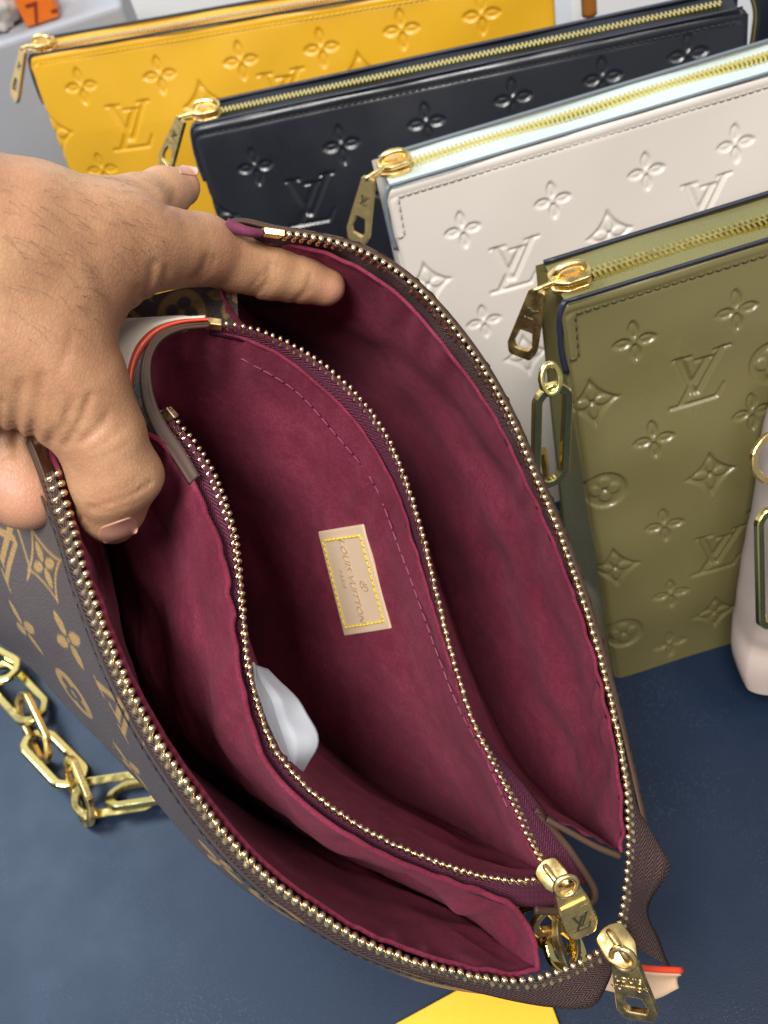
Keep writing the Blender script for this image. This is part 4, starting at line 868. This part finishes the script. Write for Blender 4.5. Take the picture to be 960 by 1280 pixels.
bt = [PB[-1].mean(0)]; mesh('base_panel', np.vstack([PB[-1], bt]), [[i, i+1, nB] for i in range(nB-1)], M_PNK, pe)
tpn = [PB[0].mean(0)]; mesh('top_panel', np.vstack([PB[0], tpn]), [[i+1, i, nB] for i in range(nB-1)], M_PNK, pe)
A, B = W(952, 544, 0.345), W(952, 600, 0.350)
link_mesh('buckle', frame((A+B)/2+LAT*0.004, B-A, C2W@np.array([0.25, 0, -1.0])), np.linalg.norm(B-A), 0.016, 0.0014, M_GOLD, pe)
A, B = W(960, 640, 0.350), W(962, 780, 0.372)
link_mesh('chain_link', frame((A+B)/2, B-A, C2W@np.array([0.3, 0.1, -1.0])), np.linalg.norm(B-A), 0.0085, 0.0017, M_GOLDY, pe)

# ------------------------------------------------------------------ side ring and chain link of the olive bag
O_ = olv
A, B = W(687, 462, 0.318), W(676, 600, 0.350)
link_mesh('chain_link', frame((W(690, 490, 0.325)+W(688, 598, 0.348))/2, W(688, 602, 0.348)-W(692, 482, 0.322), C2W@np.array([0.25, 0.1, -1.0])), np.linalg.norm(W(688, 602, 0.348)-W(692, 482, 0.322)), 0.0120, 0.0017, M_GOLDY, O_['e'])
A, B = W(673, 566, 0.344), W(680, 612, 0.356)
link_mesh('chain_link', frame((A+B)/2, B-A, C2W@np.array([0.9, 0.1, -0.5])), np.linalg.norm(B-A), 0.009, 0.0014, M_GOLDY, O_['e'])
rg = MB(); q_ = np.linspace(0, 2*np.pi, 22, endpoint=False); c0 = W(688, 474, 0.322); rg.tube(c0+np.cos(q_)[:, None]*(C2W@np.array([0.0030, -0.001, 0]))+np.sin(q_)[:, None]*(C2W@np.array([0.001, 0.0050, 0.001])), 0.0013, 8, True); rg.out('side_ring', M_GOLDY, O_['e'])

# ------------------------------------------------------------------ things behind the row
def at_y(px, py, Y): d = C2W@ray(px, py); return CAM+d*(Y/d[1])
def slab(nm, P4, depth, mat, bv=0.002):
    V = np.vstack([P4, np.array(P4)+np.asarray(depth)]); b = MB(); b.add(V, [[3, 2, 1, 0], [4, 5, 6, 7], [0, 1, 5, 4], [1, 2, 6, 5], [2, 3, 7, 6], [3, 0, 4, 7]])
    return bevel(b.out(nm, mat, None, False), bv, 3)
M_ORG = mat_plain('orange_card', (0.72, 0.16, 0.012), 0.5); M_GRY = mat_plain('shaded_white_card', (0.36, 0.37, 0.40), 0.55); M_BRD = mat_plain('dark_red_print', (0.22, 0.03, 0.01), 0.6)
Yg = 0.745; c1 = at_y(50, 37, Yg); c1[0] = at_y(-90, 44, Yg)[0]; c2 = at_y(70, 30, Yg)
gb = slab('storage_box', [(c1[0], Yg, c1[2]), (c2[0]+0.05, Yg, c1[2]), (c2[0]+0.05, Yg, 0.0006), (c1[0], Yg, 0.0006)], (0, 0.09, 0), M_GRY, 0.004)  # white box; the shade on it is put into its grey colour
gb['label'] = 'white box with its shade painted in as grey, behind the left end of the yellow bag'; gb['category'] = 'box'
zt2 = c1[2]
Yo = 0.752; p1, p2 = at_y(33, 34, Yo), at_y(78, 28, Yo); q1 = at_y(26, -40, Yo); hh = q1[2]
ob = slab('orange_box', [(p1[0], Yo, hh), (p2[0], Yo, hh), (p2[0], Yo, zt2+0.0008), (p1[0], Yo, zt2+0.0008)], (0, 0.03, 0), M_ORG)
ob['label'] = 'small orange box with dark lettering on top of the storage box'; ob['category'] = 'box'
ce = at_y(54, 14, Yo); text_mesh('7 -', 0.020, 0.0004, 'lettering', M_BRD, ob, frame((ce[0], Yo-0.0006, ce[2]), (1, 0, 0), (0, -1, 0)))
# crumpled clear wrap beside the orange box
M_WRAP = mat_plain('milky_plastic', (0.62, 0.60, 0.56), 0.25)
ctr_ = at_y(4, 16, Yo); th, ph = np.meshgrid(np.linspace(0, 2*np.pi, 61)[:-1], np.linspace(0.02, np.pi-0.02, 36))
S = np.stack([np.cos(th)*np.sin(ph), np.sin(th)*np.sin(ph), np.cos(ph)], -1); rad = 1+0.10*np.abs(fbm(S, 3.0, 31, 3))+0.05*np.abs(fbm(S, 9.0, 33, 2))
PW = np.array([ctr_[0]-0.012, Yo+0.024, zt2+0.024])+S*rad[..., None]*np.array([0.026, 0.022, 0.026]); PW[..., 2] = np.maximum(PW[..., 2], zt2+0.0006)
wr_ = mesh('plastic_wrap', PW.reshape(-1, 3), grid_faces(36, 60, True), M_WRAP); wr_['label'] = 'crumpled milky plastic wrap in the far left corner'; wr_['category'] = 'plastic wrap'
# strap loops of the yellow and the black bag
M_TAN = mat_leather('caramel_strap', (0.36, 0.13, 0.02), 0.4)
R_ = yel['T']+yel['X']*(yel['w']+0.002); sb = MB()
Ls = catmull(np.array([R_-UP*0.01, R_+yel['X']*0.006+UP*0.010, R_+yel['X']*0.012+UP*0.012, R_+yel['X']*0.017, R_+yel['X']*0.018-UP*0.03]), 30)
sb.tube(Ls, 0.0045, 8); sb.out('strap_loop', M_TAN, yel['e'])
bt_ = []
for px, py, dz in ((944, -20, 0.0), (952, 10, 0.0), (950, 35, 0.0), (946, 62, 0.0), (944, 95, 0.0)): bt_.append(at_y(px+6, py, float(blk['T'][1]-0.035)))
bt_ = catmull(np.array(bt_), 30); A_ = bt_-np.array([0.006, 0, 0]); B_ = bt_+np.array([0.012, 0.006, 0])
t_ = np.linspace(0, 1, 5)[:, None, None]; so = mesh('strap', (A_[None]*(1-t_)+B_[None]*t_).reshape(-1, 3), grid_faces(5, 30), M_BLK, blk['e']); solid(so, 0.002)
eg = MB(); eg.tube(A_, 0.0008, 6); eg.out('strap_edge', M_GOLDY, blk['e'])

M_WBOX = mat_plain('white_card', (0.74, 0.75, 0.78), 0.5)
Yw = 0.62; xa = at_y(716, 4, Yw)[0]
wbx = slab('white_box', [(xa, Yw, 0.30), (xa+0.30, Yw, 0.30), (xa+0.30, Yw, 0.0006), (xa, Yw, 0.0006)], (0, 0.06, 0), M_WBOX, 0.003)
wbx['label'] = 'white box standing behind the right end of the black bag'; wbx['category'] = 'box'
